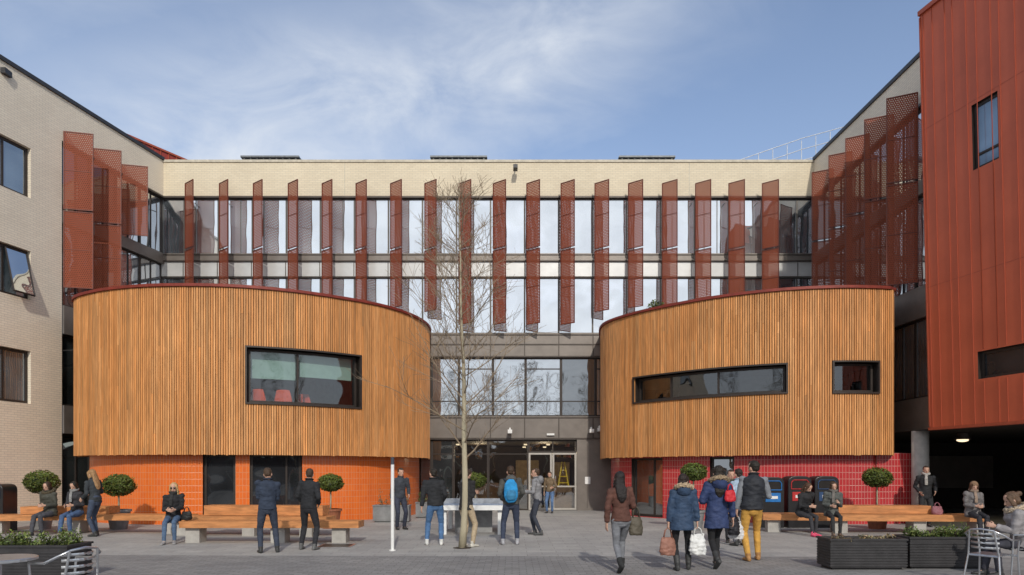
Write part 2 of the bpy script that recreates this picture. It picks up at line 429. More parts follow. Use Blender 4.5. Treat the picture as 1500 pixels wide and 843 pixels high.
part('lobby_interior',b,mat('lobby_wall',(.055,.042,.030),.7),main,mb_o)
b=MB(); box(b,.2,1.4,35.6,35.9,.9,2.2); box(b,2.2,3.0,35.6,35.9,.3,2.1); part('lobby_noticeboard',b,mat('board_warm',(.55,.40,.22),.8),main,mb_o)
b=MB(); box(b,-1.9,-.4,32.5,33.1,0,1.05); box(b,1.75,2.75,29.0,29.7,0.01,.95); part('lobby_desk',b,mat('desk_wood',(.22,.13,.07),.6),main,mb_o)
b=MB()
for xx in (-2.4,.6,1.6):
    for yy in (30.2,33.5): tube(b,[(xx,yy,2.78),(xx,yy,2.84)],[.08,.08],seg=12)
part('ceiling_lamp',b,LAMP2,main,mb_o)
for xx,yy in ((1.5,31.2),(-1.5,32.0)):
    pl=bpy.data.lights.new('lobby_light','POINT'); pl.energy=70; pl.color=(1,.78,.5); pl.shadow_soft_size=.3
    po_=bpy.data.objects.new('lobby_light',pl); COL.objects.link(po_); po_.parent=main; po_.location=(xx,yy-28.4,2.5)
finx=[277,327.5,377.5,429,479,529,580,630.5,681,731.5,781,831.5,881.5,931,981,1030,1079,1128.5]
def fin(parent,x,y,wx,wy,z0,z1,origin):
    b=MB(); hx,hy=wx/2,wy/2
    a=Vector((x-hx,y-hy)); c=Vector((x+hx,y+hy)); L=(c-a).length
    pth=Path([a,c])
    sheet(b,pth,.03,L-.03,z0+.03,z1-.03,0,0)
    for (s0,s1,q0,q1) in ((0,.03,z0,z1),(L-.03,L,z0,z1),(.03,L-.03,z0,z0+.03),(.03,L-.03,z1-.03,z1)):
        slab(b,pth,s0,s1,q0,q1,.018,-.018,1)
    zm=(z0+z1)/2; slab(b,pth,.03,L-.03,zm-.01,zm+.01,.012,-.012,1)
    return part('sun_screen_fin',b,[PERF,FINF],parent,origin)
for k,px in enumerate(finx):
    yc=27.75; x=WX(px,yc)
    fin(main,x,yc,.53,-.42,10.72,13.42,mb_o)
    zb_={8:7.62,9:7.62,10:7.62,11:7.62,7:8.15,12:8.15}.get(k,8.3)
    fin(main,x,yc,.53,-.42,zb_,10.66,mb_o)
b=MB()
for k,px in enumerate(finx):
    x=WX(px,27.75)
    for z in (12.9,10.69,8.5): tube(b,[(x-.2,27.9,z),(x-.2,28.36,z)],[.018,.018],seg=6)
part('fin_bracket',b,BRONZE,main,mb_o)
GV=mat('vent_grey',(.16,.17,.18),.5,.3)
for (a,c) in ((355,437),(632,712),(908,987)):
    b=MB(); box(b,WX(a,31)+.1,WX(c,31)-.1,31,33,14.3,WZ(231,31)-.06); 
    for k in range(9):
        xx=WX(a,31)+.1+(WX(c,31)-WX(a,31)-.2)*k/8; box(b,xx-.02,xx+.02,30.95,31.0,14.3,WZ(231,31)-.03)
    box(b,WX(a,31)-.05,WX(c,31)+.05,30.9,33.1,WZ(231,31)-.03,WZ(229.5,31))
    part('roof_vent',b,GV,main,mb_o)
def cctv(px,py,d,par,org,mt):
    x=WX(px,d);z=WZ(py,d); b=MB()
    tube(b,[(x,d+.25,z+.12),(x,d-.1,z+.12),(x,d-.12,z)],[.03,.03,.03],seg=8)
    box(b,x-.09,x+.09,d-.3,d+.05,z-.1,z+.05); part('security_camera',b,mt,par,org,bevel=.02)
cctv(755,247,28.1,main,mb_o,COPE); cctv(747,632,28.1,main,mb_o,WHITE); cctv(866,631,28.1,main,mb_o,WHITE); cctv(878,629,28.1,main,mb_o,WHITE)
b=MB(); box(b,WX(801,28.3),WX(812,28.3),28.25,28.34,WZ(636,28.3)-.06,WZ(636,28.3)+.02); part('light_fitting',b,WHITE,main,mb_o)
b=MB(); box(b,WX(857,28.3),WX(865,28.3),28.34,28.36,1.1,1.4); part('door_notice',b,WHITE,main,mb_o)
lad=thing('stepladder','yellow folding stepladder standing on a desk behind entrance glass','ladder',(WX(825,29.3),29.3,.95),0,.54)
for sgn,nm in ((-1,'front_frame'),(1,'back_frame')):
    b=MB()
    for sx in (-1,1): tube(b,[(sx*.42,sgn*.3,0),(sx*.10,0,2.0)],[.06,.05],seg=6)
    for k in range(3):
        t=(k+.7)/4; box(b,-.36+.25*t,.36-.25*t,sgn*.3*(1-t)-.03,sgn*.3*(1-t)+.03,2*t-.03,2*t+.03)
    part(nm,b,mat('yellow_paint',(.9,.62,.02),.4),lad)
# ------------------------------------------------------------ left wing
LW=Path([(-18.6,9.9),(-15.56,23.6)]); LW2=Path([(-15.56,23.6),(-14.5,28.4)])
lw=thing('brick_wing','cream brick side wing with punched windows and red mesh panels','building',(-16,20,0)); lo=(-16,20,0)
def sY(path,Y): return path.L*(Y-path.P[0].y)/(path.P[1].y-path.P[0].y)
b=MB(); wins=[]
for (z0,z1) in ((10.6,12.24),(7.26,8.86),(3.85,5.58)):
    for (ya,yb) in ((20.0,22.44),(14.5,17)):
        wins.append((sY(LW,ya),sY(LW,yb),z0,z1))
wallgrid(b,LW,0,LW.L,0,14.55,wins,.2,0,0)
wallgrid(b,LW2,0,LW2.L,13.07,14.55)
part('brick_wall',b,CREAM2,lw,lo)
for wi,h in enumerate(wins):
    ww=window(lw,LW,h[0]+.01,h[1]-.01,h[2]+.01,h[3]-.01,.12,.08,[(h[0]*.35+h[1]*.65)],[],FRAME,GL_OFF,origin=lo,dep=.07)
    if wi==2:
        # top-hung sash pushed open at the bottom
        s0,s1=h[0]*.35+h[1]*.65+.05,h[1]-.09; zt_,zb2=h[3]-.1,h[2]+.1
        b=MB(); t0=LW.at(s0,-.08);t1=LW.at(s1,-.08);q0=LW.at(s0,.26);q1=LW.at(s1,.26)
        A=Vector((t0.x,t0.y,zt_));B=Vector((t1.x,t1.y,zt_));C=Vector((q1.x,q1.y,zb2));D=Vector((q0.x,q0.y,zb2))
        for e0,e1 in ((A,B),(B,C),(C,D),(D,A)): tube(b,[e0,e1],[.03,.03],seg=4)
        sash=part('open_sash',b,FRAME,ww,lo)
        b=MB(); b.quad(D,C,B,A); part('pane',b,GL_MID,sash,lo)
b=MB(); slab(b,LW,0,LW.L,14.55,14.68,.06,-.4); slab(b,LW2,0,LW2.L,14.551,14.68,.06,-.4); part('coping',b,COPE,lw,lo)
b=MB()
for (za,zb_,mi) in ((13.0,13.07,0),(10.25,10.68,1),(6.4,7.38,1),(2.95,3.92,1)): slab(b,LW2,.05,LW2.L,za,zb_,.04,-.3,mi)
slab(b,LW2,0,LW2.L,0,13.1,-.4,-.5,0)
part('bronze_band',b,[BRONZE,BRONZEL],lw,lo)
n=4
for i in range(n):
    a=.06+(LW2.L-.06)*i/n; c=.06+(LW2.L-.06)*(i+1)/n
    for (z0,z1) in ((10.69,12.99),(7.39,10.24),(3.93,6.39),(0.02,2.94)):
        window(lw,LW2,a+.003,c-.003,z0,z1,.08,.05,[(a+c)/2],[],FRAME,GL_LOW if i<2 else GL_MID,origin=lo)
for k,(d,pa,pb) in enumerate(((23.75,96,134),(25.0,138.5,175.5),(26.3,179,214.5))):
    xa=WX(pa,d);xb=WX(pb,d)
    fin(lw,(xa+xb)/2,d,xb-xa,.22,10.72,13.42,lo)
    if k<2: fin(lw,(xa+xb)/2,d,xb-xa,.22,8.0 if k==0 else 8.25,10.66,lo)
b=MB()
p=WX(10,21.6); box(b,p-.25,p+.1,21.4,21.7,WZ(112,21.6),WZ(104,21.6)); part('floodlight',b,COPE,lw,lo)
b=MB(); slab(b,Path([(-19,10),(-30,10)]),0,8,0,14.5,0,-.1); b.quad((-19,9.9,14.5),(-14.5,28.4,14.5),(-40,28.4,14.5),(-40,9.9,14.5)); part('roof',b,ROOF,lw,lo)
rr=thing('rooftop_plant_room','rust red metal clad plant room on the flat roof','building',(-17,33,14.4)); ro=(-17,33,14.4)
RP=Path([(-18.1,32),(-15.2,36.9)]); b=MB(); wallgrid(b,RP,0,RP.L,14.4,17.35); 
b.quad((-18.1,32,14.4),(-24,32,14.4),(-24,32,17.35),(-18.1,32,17.35)); b.quad((-18.1,32,17.35),(-15.2,36.9,17.35),(-24,37,17.35),(-24,32,17.35))
part('cladding',b,mat('plant_room_red',(.34,.05,.035),.5),rr,ro)
b=MB()
for k in range(14): slab(b,RP,k*.42,k*.42+.03,14.4,17.35,.04,0)
slab(b,RP,0,RP.L,17.36,17.45,.06,-.1); part('seam',b,CLADS,rr,ro)
# ------------------------------------------------------------ right wing
RW=Path([(12.56,28.4),(12.74,20.3)])
rw=thing('brick_wing','cream brick wing with red mesh sun screens above dark glazing','building',(12.7,24,0)); o_=(12.7,24,0)
b=MB(); wallgrid(b,RW,0,RW.L,13.07,14.55); part('brick_wall',b,CREAM2,rw,o_)
b=MB(); slab(b,RW,0,RW.L,14.55,14.68,.06,-.4); part('coping',b,COPE,rw,o_)
b=MB()
for (za,zb_,mi) in ((13.0,13.07,0),(10.25,10.68,1),(6.4,7.38,1),(2.92,3.92,1)): slab(b,RW,0,RW.L,za,zb_,.04,-.3,mi)
slab(b,RW,0,RW.L,2.92,13.1,-.4,-.5,0); slab(b,RW,0,4.5,0,2.92,0,-.3,0)
part('bronze_band',b,[BRONZE,BRONZEL],rw,o_)
for i in range(6):
    a=RW.L*i/6; c=RW.L*(i+1)/6
    for (z0,z1) in ((10.69,12.99),(7.39,10.24),(3.93,6.39)):
        window(rw,RW,a+.003,c-.003,z0,z1,.08,.05,[(a+c)/2],[],FRAME,GL_MID,origin=o_)
for k,(d,pa,pb) in enumerate(((21.4,1303,1346),(22.7,1270,1305),(24.0,1242,1270),(25.3,1217,1245),(26.75,1192,1218))):
    xa=WX(pa,d);xb=min(WX(pb,d),12.62)
    fin(rw,(xa+xb)/2,d,xb-xa,-.38,10.72,13.42,o_); fin(rw,(xa+xb)/2,d,xb-xa,-.38,7.5,10.66,o_)
b=MB(); b.quad((12.56,28.4,14.5),(12.74,20.3,14.5),(30,20.3,14.5),(30,28.4,14.5)); part('roof',b,ROOF,rw,o_)
rl=thing('roof_railing','galvanised steel railing sloping across the flat roof','railing',(13,31,14.5)); b=MB()
pts=[(1080,236),(1120,222),(1175,203),(1237,186)]
for dz in (0,.5,1.0):
    tube(b,[(WX(x,31)-13,0,WZ(y,31)-14.5-dz) for x,y in pts],[.018]*4,seg=6)
for k in range(8):
    t=k/7; x=1090+147*t; y=232.8-46*t
    tube(b,[(WX(x,31)-13,.0,-.3),(WX(x,31)-13,0,WZ(y,31)-14.5)],[.018,.018],seg=6)
part('rail',b,mat('galvanised_grey',(.50,.52,.55),.5,.3),rl)
# ------------------------------------------------------------ red block
RB=Path([(12.24,20.0),(14.30,11.26)])
def lean(b):
    b.v=[(x-.025*(z-2.9),y,z) for x,y,z in b.v]
rb=thing('red_clad_block','rust red standing-seam metal clad block raised over an open undercroft','building',(14,18,0)); oo=(14,18,0)
sR=lambda Y:(20.0-Y)/(20.0-11.26)*RB.L
h1=(sR(18.42),sR(17.68),9.75,11.5); h2=(sR(18.42),sR(15.6),4.12,4.86)
b=MB(); wallgrid(b,RB,0,RB.L,2.9,15.0,[h1,h2],.22,0,0,1)
b.quad((14.3,11.26,2.9),(26,11.26,2.9),(26,11.26,15),(14.3,11.26,15)); b.quad((12.24,20,2.9),(24,21,2.9),(24,21,15),(12.24,20,15)); b.quad((12.24,20,14.98),(24,21,14.98),(26,11.26,14.98),(14.3,11.26,14.98))
lean(b); part('cladding',b,[CLAD,FRAME],rb,oo)
b=MB(); s=.12; kk=0
while s<RB.L:
    segs=[(2.92,14.95)]
    for h in (h1,h2):
        if h[0]-.03<s<h[1]+.03: segs=[q for (x,y) in segs for q in ((x,h[2]-.05),(h[3]+.05,y)) if q[1]-q[0]>.1]
    for (x,y) in segs: slab(b,RB,s-.007,s+.007,x,y,.016,0)
    s+=(.30,.42,.24,.42)[kk%4]; kk+=1
slab(b,RB,0,RB.L,14.95,15.08,.07,-.3); slab(b,RB,-.03,RB.L,2.84,2.92,.03,-.2); slab(b,RB,0,.04,2.95,14.9,.03,-.02)
for z in (7.0,11.6): slab(b,RB,.05,RB.L,z,z+.012,.004,-.01)
lean(b); part('seam',b,CLADS,rb,oo)
window(rb,RB,h1[0]+.01,h1[1]-.01,h1[2]+.01,h1[3]-.01,.08,.07,[],[10.15],FRAME,GL_BLUE,origin=oo,post=lean)
window(rb,RB,h2[0]+.01,h2[1]-.01,h2[2]+.01,h2[3]-.01,.12,.07,[h2[0]+1.2],[],FRAME,GL_BLK,origin=oo,post=lean)
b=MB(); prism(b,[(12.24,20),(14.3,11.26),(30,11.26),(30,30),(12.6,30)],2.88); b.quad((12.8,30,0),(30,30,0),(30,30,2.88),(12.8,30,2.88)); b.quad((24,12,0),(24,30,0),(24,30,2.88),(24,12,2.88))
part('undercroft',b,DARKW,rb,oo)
b=MB(); box(b,15.8,17.2,29.8,29.95,0,2.2); box(b,18,21,29.8,29.95,.9,2.3); part('undercroft_door',b,BRONZEL,rb,oo)
col=thing('concrete_column','round concrete column under the building overhang','column',(WX(1348,20.9),20.9,0))
b=MB(); tube(b,[(0,0,0),(0,0,2.87)],[.24,.24],seg=28); tube(b,[(0,0,0),(0,0,.12)],[.255,.255],seg=28); part('shaft',b,CONC,col,smooth=True)
dl=thing('ceiling_downlight','lit round downlight on the dark undercroft ceiling','lamp',(WX(1410,22),22,2.86))
b=MB(); tube(b,[(0,0,0),(0,0,-.08),(0,0,-.2)],[.14,.16,.24],seg=20); part('housing',b,BRONZEL,dl)
b=MB(); ell(b,(0,0,-.22),(.17,.17,.06)); part('lens',b,LAMP2,dl,smooth=True)
ld=bpy.data.lights.new('downlight','SPOT'); ld.energy=25; ld.color=(1,.8,.45); ld.spot_size=2.2; lob=bpy.data.objects.new('downlight_glow',ld); COL.objects.link(lob); lob.parent=dl; lob.location=(0,0,-.35)
# ------------------------------------------------------------ drums
def drum(name,label,ptsp,base_mat,wins,base_wins,left,origin,backpts):
    P=Path(ptsp,True)
    e=thing(name,label,'building',origin)
    zb0,zt=2.13,7.16
    lim=P.L*(.98 if left else .80)
    H=[(P.px(a,0,lim),P.px(c,0,lim),z0,z1) for a,c,z0,z1 in wins]
    b=MB(); wallgrid(b,P,0,P.L,zb0+.03,zt,H,.3,-.055,0,1); part('backing_wall',b,[mat('slat_backing',(.24,.105,.038),.8),FRAME],e,origin)
    b=MB(); s=.04; sp=.072
    while s<P.L-.03:
        w=.025
        z0=zb0+R.choice((0,0,0,0,0,0,-.015,.008)); segs=[(z0,zt-.0)]
        for h in H:
            if h[0]-.01<s<h[1]+.01: segs=[(z0,h[2]),(h[3],zt)]
        for (x,y) in segs:
            cuts=[x]
            if y-x>2: cuts+=sorted(x+(y-x)*R.random() for _ in range(R.choice((0,0,1,2))))
            cuts.append(y)
            for i in range(len(cuts)-1):
                k=.84+.30*R.random(); 
                if R.random()<.03: k*=.8
                if R.random()<.05: k*=1.15
                tint=R.random(); cc=(k,k*(.92+.14*tint),k*(.82+.34*tint))
                dp=R.uniform(-.004,.004)
                A=P.at(s-w,dp);B=P.at(s+w,dp);C=P.at(s+w,-.05);D=P.at(s-w,-.05)
                p0,p1=cuts[i],cuts[i+1]-.004
                b.quad((A.x,A.y,p0),(B.x,B.y,p0),(B.x,B.y,p1),(A.x,A.y,p1),0,None,cc)
                b.quad((B.x,B.y,p0),(C.x,C.y,p0),(C.x,C.y,p1),(B.x,B.y,p1),0,None,cc)
                b.quad((D.x,D.y,p0),(A.x,A.y,p0),(A.x,A.y,p1),(D.x,D.y,p1),0,None,cc)
                b.quad((D.x,D.y,p0),(C.x,C.y,p0),(B.x,B.y,p0),(A.x,A.y,p0),0,None,cc)
        s+=sp*R.uniform(.97,1.03)
    part('timber_cladding',b,WOOD,e,origin)
    b=MB(); slab(b,P,0,P.L,zt+.002,zt+.085,.06,-.3); part('coping',b,CRED,e,origin)
    N=60; rp=[P.at(P.L*i/N,-.1) for i in range(N+1)]+[Vector(q) for q in backpts]
    b=MB(); prism(b,rp,zt-.05); part('roof',b,ROOF,e,origin)
    b=MB(); prism(b,[P.at(P.L*i/N,-.06) for i in range(N+1)]+[Vector(q) for q in backpts],zb0+.04); part('soffit',b,FRAME,e,origin)
    Bp=Path([P.at(P.L*i/40,-.42) for i in range(41)]); Bp.curved=True
    HB=[(Bp.px(a,0,Bp.L*.8),Bp.px(c,0,Bp.L*.8),z0,z1) for a,c,z0,z1 in base_wins]
    b=MB(); wallgrid(b,Bp,0,Bp.L,0,zb0+.035,HB,.25,0,0,1); part('tiled_base_wall',b,[base_mat,FRAME],e,origin)
    for h in HB:
        z1=min(h[3],zb0+.03)
        window(e,Bp,h[0]+.01,h[1]-.01,max(h[2],.01)+.01,z1-.005,.1,.07,[h[0]*.3+h[1]*.7] if h[1]-h[0]>1.2 else [],[],FRAME,GL_BLK if left else GL_LOW,origin=origin)
    for h,mu in zip(H,[w for w in ([.43],)] if left else [[.27,.6],[]]):
        window(e,P,h[0]+.01,h[1]-.01,h[2]+.01,h[3]-.01,.22,.07,[h[0]+(h[1]-h[0])*t for t in mu],[],FRAME,GL_TR,origin=origin)
        b=MB(); slab(b,P,h[0]-.05,h[0],h[2]-.05,h[3]+.05,.05,-.25); slab(b,P,h[1],h[1]+.05,h[2]-.05,h[3]+.05,.05,-.25)
        slab(b,P,h[0],h[1],h[2]-.05,h[2],.048,-.25); slab(b,P,h[0],h[1],h[3],h[3]+.05,.048,-.25)
        part('window_surround',b,FRAME,e,origin)
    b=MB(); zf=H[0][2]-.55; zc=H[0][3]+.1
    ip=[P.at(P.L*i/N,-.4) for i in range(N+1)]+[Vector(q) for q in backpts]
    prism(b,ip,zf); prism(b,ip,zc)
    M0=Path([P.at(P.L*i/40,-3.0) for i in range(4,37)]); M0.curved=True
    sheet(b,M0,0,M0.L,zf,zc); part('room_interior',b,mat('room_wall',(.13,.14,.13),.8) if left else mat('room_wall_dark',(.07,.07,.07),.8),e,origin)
    return e,P,H
LP=[(-14.65,23.6),(-14.2,22.1),(-12.87,21.1),(-11.3,20.55),(-9.8,20.4),(-8.22,20.55),(-6.75,21.1),(-5.5,21.9),(-4.4,22.9),(-3.68,24.1),(-3.30,25.4),(-3.22,26.6),(-3.42,28.3)]
ed,PL,HL=drum('timber_drum_building','rounded larch-slat clad drum pavilion on an orange tiled base',LP,ORANGE,[(362,527,3.72,5.38)],[(297,345,.25,2.3),(366,443,.3,2.3)],True,(-9,24,0),[(-3.5,28.3),(-14.6,28.3)])
b=MB(); Hh=HL[0]; slab(b,PL,Hh[0]+.05,Hh[0]+(Hh[1]-Hh[0])*.42,4.50,5.36,-.42,-.43); slab(b,PL,Hh[0]+(Hh[1]-Hh[0])*.46,Hh[1]-.1,4.62,5.36,-.42,-.43)
part('roller_blind',b,mat('teal_blind',(.36,.50,.46),.8,0,.08),ed,(-9,24,0))
def tubchair(x,y,rz,z):
    e=thing('lounge_chair','red upholstered chair behind the drum window','chair',(x,y,z),rz,group='red lounge chairs in the drum room')
    m=mat('red_fabric',(.80,.09,.03),.8)
    b=MB(); box(b,-.27,.27,-.25,.25,.36,.46); part('seat',b,m,e,bevel=.03)
    b=MB(); tube(b,[(0,.26,.42),(0,.28,.7),(0,.31,.98)],[(.25,.04),(.27,.04),(.2,.035)],seg=16,rnd=True); part('backrest',b,m,e,smooth=True)
    for sx in(-1,1):
        for sy in (-1,1):
            b=MB(); tube(b,[(sx*.22,sy*.2,.36),(sx*.25,sy*.24,0)],[.015,.012],seg=6); part('leg',b,STEEL,e)
    return e
for px,dd in ((386,.75),(422,.72),(472,1.6)):
    s=PL.px(px,0,PL.L*.9); p=PL.at(s,-dd); tubchair(p.x,p.y,math.pi+R.uniform(-.3,.3),3.18)
RP_=[(3.68,28.3),(3.46,26.6),(3.60,25.4),(4.36,24),(5.47,22.75),(6.5,21.85),(7.6,21.2),(8.7,20.8),(10.1,20.6),(11.4,20.72),(11.72,20.95),(11.85,21.5),(12.1,24)]
er,PR,HR=drum('timber_drum_building','rounded larch-slat clad drum pavilion on a glossy red tiled base',RP_,REDT,[(929,1152,4.06,4.9),(1222,1286,4.03,4.93)],[(925,971,0.03,2.1),(1040,1075,0.03,2.1)],False,(9,24,0),[(12.4,28.2),(3.8,28.2)])
b=MB(); QP=Path([(11.3,21.15),(12.55,21.3)]); slab(b,QP,0,QP.L,0,2.2,0,-.3); part('tiled_return_wall',b,REDT,er,(9,24,0))
# ------------------------------------------------------------ foliage helpers
def leaves(b,center,rad,n,size,shell=.55,flat=1.0,seed=1):
    rr=random.Random(seed); c=Vector(center)
    for _ in range(n):
        while True:
            v=Vector((rr.uniform(-1,1),rr.uniform(-1,1),rr.uniform(-1,1)))
            if .05<v.length<1: break
        v.normalize(); r=(shell+(1-shell)*rr.random()**.6)
        bump=1+.15*noise.noise(v*2.5+Vector((seed,0,0)))+.10*noise.noise(v*6)
        p=c+Vector((v.x*rad[0],v.y*rad[1],v.z*rad[2]))*r*bump
        q=(v+Vector((rr.uniform(-1,1),rr.uniform(-1,1),rr.uniform(-1,1)))*.8).normalized()
        t=q.orthogonal().normalized(); t=Matrix.Rotation(rr.uniform(0,6.28),3,q)@t; u=q.cross(t)
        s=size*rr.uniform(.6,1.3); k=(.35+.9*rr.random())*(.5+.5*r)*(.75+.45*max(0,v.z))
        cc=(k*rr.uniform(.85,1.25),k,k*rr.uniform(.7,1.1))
        b.quad(p-t*s-u*s*.1,p-u*s*.45,p+t*s,p+u*s*.45,0,None,cc)
def topiary(px,d,cz,r,potmat,label,seed,pot='tub'):
    e=thing('topiary_tree',label,'potted tree',(WX(px,d),d,0),R.uniform(0,6),group='clipped ball trees in tubs')
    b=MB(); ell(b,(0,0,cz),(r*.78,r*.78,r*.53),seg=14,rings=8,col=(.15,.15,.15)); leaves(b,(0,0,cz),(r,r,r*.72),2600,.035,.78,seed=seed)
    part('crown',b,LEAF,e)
    b=MB(); tube(b,[(0,0,.4),(.01,0,(cz+.4)/2),(0,0,cz)],[.028,.024,.02],seg=8); part('trunk',b,BARK,e,smooth=True)
    b=MB(); tube(b,[(0,0,0),(0,0,.5),(0,0,.5),(0,0,.56),(0,0,.56),(0,0,.5)],[.22,.30,.33,.33,.27,.27],seg=20); part('pot',b,potmat,e)
topiary(61,19.3,1.33,.45,GREYP,'clipped ball tree in a tub behind the long timber bench',3)
topiary(174,19.3,1.24,.44,GREYP,'clipped ball tree behind the timber bench, broader crown',4)
topiary(484,19.6,1.30,.36,TERR,'small clipped ball tree by the orange tiled wall',5)
topiary(696,24.5,1.30,.40,GREYP,'clipped ball tree beside the glass entrance',6)
topiary(1016,19.0,1.62,.36,GREYP,'clipped ball tree by the red tiled wall',7)
topiary(1285,19.4,1.45,.40,TERR,'clipped ball tree in a wood tub by the red tiled wall',8)
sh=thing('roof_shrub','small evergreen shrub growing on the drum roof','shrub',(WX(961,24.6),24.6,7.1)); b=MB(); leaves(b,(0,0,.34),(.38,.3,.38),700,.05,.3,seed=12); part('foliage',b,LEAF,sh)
def boxplanter(x0,x1,y0,y1,h,label,lm,n,ph,seed,mt=None,ribs=True,grp='dark slatted planters'):
    mt=mt or PLANT_BOX
    cx,cy=(x0+x1)/2,(y0+y1)/2; w=(x1-x0)/2; dd=(y1-y0)/2
    e=thing('planter',label,'planter',(cx,cy,0),0,group=grp)
    b=MB(); t=.04
    box(b,-w,w,-dd,-dd+t,.04,h-.03);box(b,-w,w,dd-t,dd,.04,h-.03);box(b,-w,-w+t,-dd+t,dd-t,.04,h-.03);box(b,w-t,w,-dd+t,dd-t,.04,h-.03)
    if ribs:
        z=.06
        while z<h-.08:
            box(b,-w-.012,w+.012,-dd-.012,-dd-.001,z,z+.028); box(b,-w-.012,-w-.001,-dd,dd,z,z+.028); box(b,w+.001,w+.012,-dd,dd,z,z+.028); z+=.045
    box(b,-w-.02,w+.02,-dd-.02,-dd+t,h-.03,h);box(b,-w-.02,w+.02,dd-t,dd+.02,h-.03,h);box(b,-w-.02,-w+t,-dd+t,dd-t,h-.03,h);box(b,w-t,w+.02,-dd+t,dd-t,h-.03,h)
    box(b,-w+.05,w-.05,-dd+.05,dd-.05,0,.04)
    part('box',b,mt,e)
    b=MB(); b.quad((-w+t,-dd+t,h-.08),(w-t,-dd+t,h-.08),(w-t,dd-t,h-.08),(-w+t,dd-t,h-.08)); part('soil',b,SOIL,e)
    b=MB(); rr=random.Random(seed)
    for k in range(n):
        px_=rr.uniform(-w+.1,w-.1); py_=rr.uniform(-dd+.08,dd-.08); hh=ph*rr.uniform(.4,1.3)
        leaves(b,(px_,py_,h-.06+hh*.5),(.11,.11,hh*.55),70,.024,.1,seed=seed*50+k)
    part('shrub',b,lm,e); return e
boxplanter(5.3,6.56,11.35,11.85,.52,'dark slatted planter box with sparse dry planting',LEAF3,9,.10,21)
boxplanter(6.68,7.95,11.45,11.95,.54,'dark slatted planter box with low green shrubs',LEAF2,30,.22,22)
boxplanter(-8.1,-6.62,10.15,10.75,.54,'dark slatted planter box with grey-green shrubs',LEAF2,30,.26,23)
boxplanter(WX(548,22),WX(600,22),21.8,22.3,.55,'grey planter box with straggly flowering shrubs by orange wall',LEAF3,16,.5,24,GREYP,False,'grey planters by the walls')
boxplanter(WX(610,24),WX(628,24),23.8,24.3,.55,'small grey planter with green shrub beside entrance',LEAF2,8,.4,25,GREYP,False,'grey planters by the walls')
# ------------------------------------------------------------ central bare tree
def baretree(label,loc,seed,Ht=7.9,r0=.075,first=1.9,spread=1.0,n1=46):
    rr=random.Random(seed); e=thing('bare_tree',label,'tree',loc,0)
    tp=[]; N=18
    for i in range(N+1):
        t=i/N; tp.append(Vector((.05*math.sin(t*5)+.06*noise.noise(Vector((t*4,seed,0))),.05*math.cos(t*4),Ht*t)))
    rad=[r0*(1-t/N)**1.15*.95+.005 for t in range(N+1)]; rad[0]*=1.15
    b=MB(); tube(b,tp,rad,seg=12); part('trunk',b,BARK,e,smooth=True)
    b=MB()
    def br(p,d,L,r,lev):
        pts=[p]; n=5 if lev<3 else 3; cur=p.copy(); dd=d.copy()
        for i in range(n):
            dd=(dd+Vector((rr.uniform(-.16,.16),rr.uniform(-.16,.16),rr.uniform(-.08,.15)))).normalized()
            cur=cur+dd*L/n; pts.append(cur.copy())
        tube(b,pts,[max(.0034,r*(1-.75*i/n)) for i in range(n+1)],seg=5 if lev<2 else 3)
        if lev<3:
            m={1:rr.randint(6,9),2:rr.randint(3,5)}[lev]
            for k in range(m):
                t=rr.uniform(.2,.97); q=pts[min(int(t*n),n-1)].lerp(pts[min(int(t*n)+1,n)],t*n-int(t*n))
                side=Vector((rr.uniform(-1,1),rr.uniform(-1,1),rr.uniform(-.3,.6))).normalized()
                nd_=(dd*.8+side*.75).normalized()
                br(q,nd_,L*rr.uniform(.35,.62),max(.0038,r*.42),lev+1)
    for k in range(n1):
        t=(k/n1)**.9; z=first+(Ht-.5-first)*t; i=min(int(z/Ht*N),N-1); p=tp[i].lerp(tp[i+1],z/Ht*N-i)
        a=k*2.4+rr.uniform(-.4,.4); el=rr.uniform(.45,.85)+.2*t
        L=spread*(1.65*(1-t)**.7+.5)*rr.uniform(.7,1.15)
        if t<.1: L*=.6
        br(p,Vector((math.cos(a)*math.cos(el),math.sin(a)*math.cos(el),math.sin(el))),L,max(.010,rad[i]*.34),1)
    part('crown',b,BARKD,e)
    return e
tr=baretree('tall slender bare street tree planted in the paved plaza',(WX(677,14.6),14.6,0),5)
for k,(x,y,s,r) in enumerate(((-7,-24,1.75,1.0),(1.5,-27,1.9,2.2),(9,-22,1.6,4.0),(-15,-30,1.9,5.1),(18,-30,1.9,.3),(5,-33,1.8,.9))):
    copything(tr,(x,y,0),r,s,'tall bare tree on the far side of the plaza')
b=MB(); 
for k in range(24):
    a=2*math.pi*k/24; a2=2*math.pi*(k+1)/24
    b.quad((.2*math.cos(a),.2*math.sin(a),.004),(.2*math.cos(a2),.2*math.sin(a2),.004),(.06*math.cos(a2),.06*math.sin(a2),.007),(.06*math.cos(a),.06*math.sin(a),.007))
part('tree_pit',b,SOIL,tr)
ob=thing('brick_building','low dark brick building across the plaza','building',(0,-50,0)); b=MB()
OP=Path([(60,-48),(-60,-48)])
wallgrid(b,OP,0,120,0,7.5,[(8+6*k,11+6*k,3.6,5.6) for k in range(17)],.2); box(b,-60,60,-60,-48.2,7,7.5); part('brick_wall',b,mat('dark_brick',(.20,.13,.10),.85),ob,(0,-50,0))
for k in range(17): window(ob,OP,8.01+6*k,10.99+6*k,3.61,5.59,.15,.08,[],[],FRAME,GL_MID,origin=(0,-50,0))
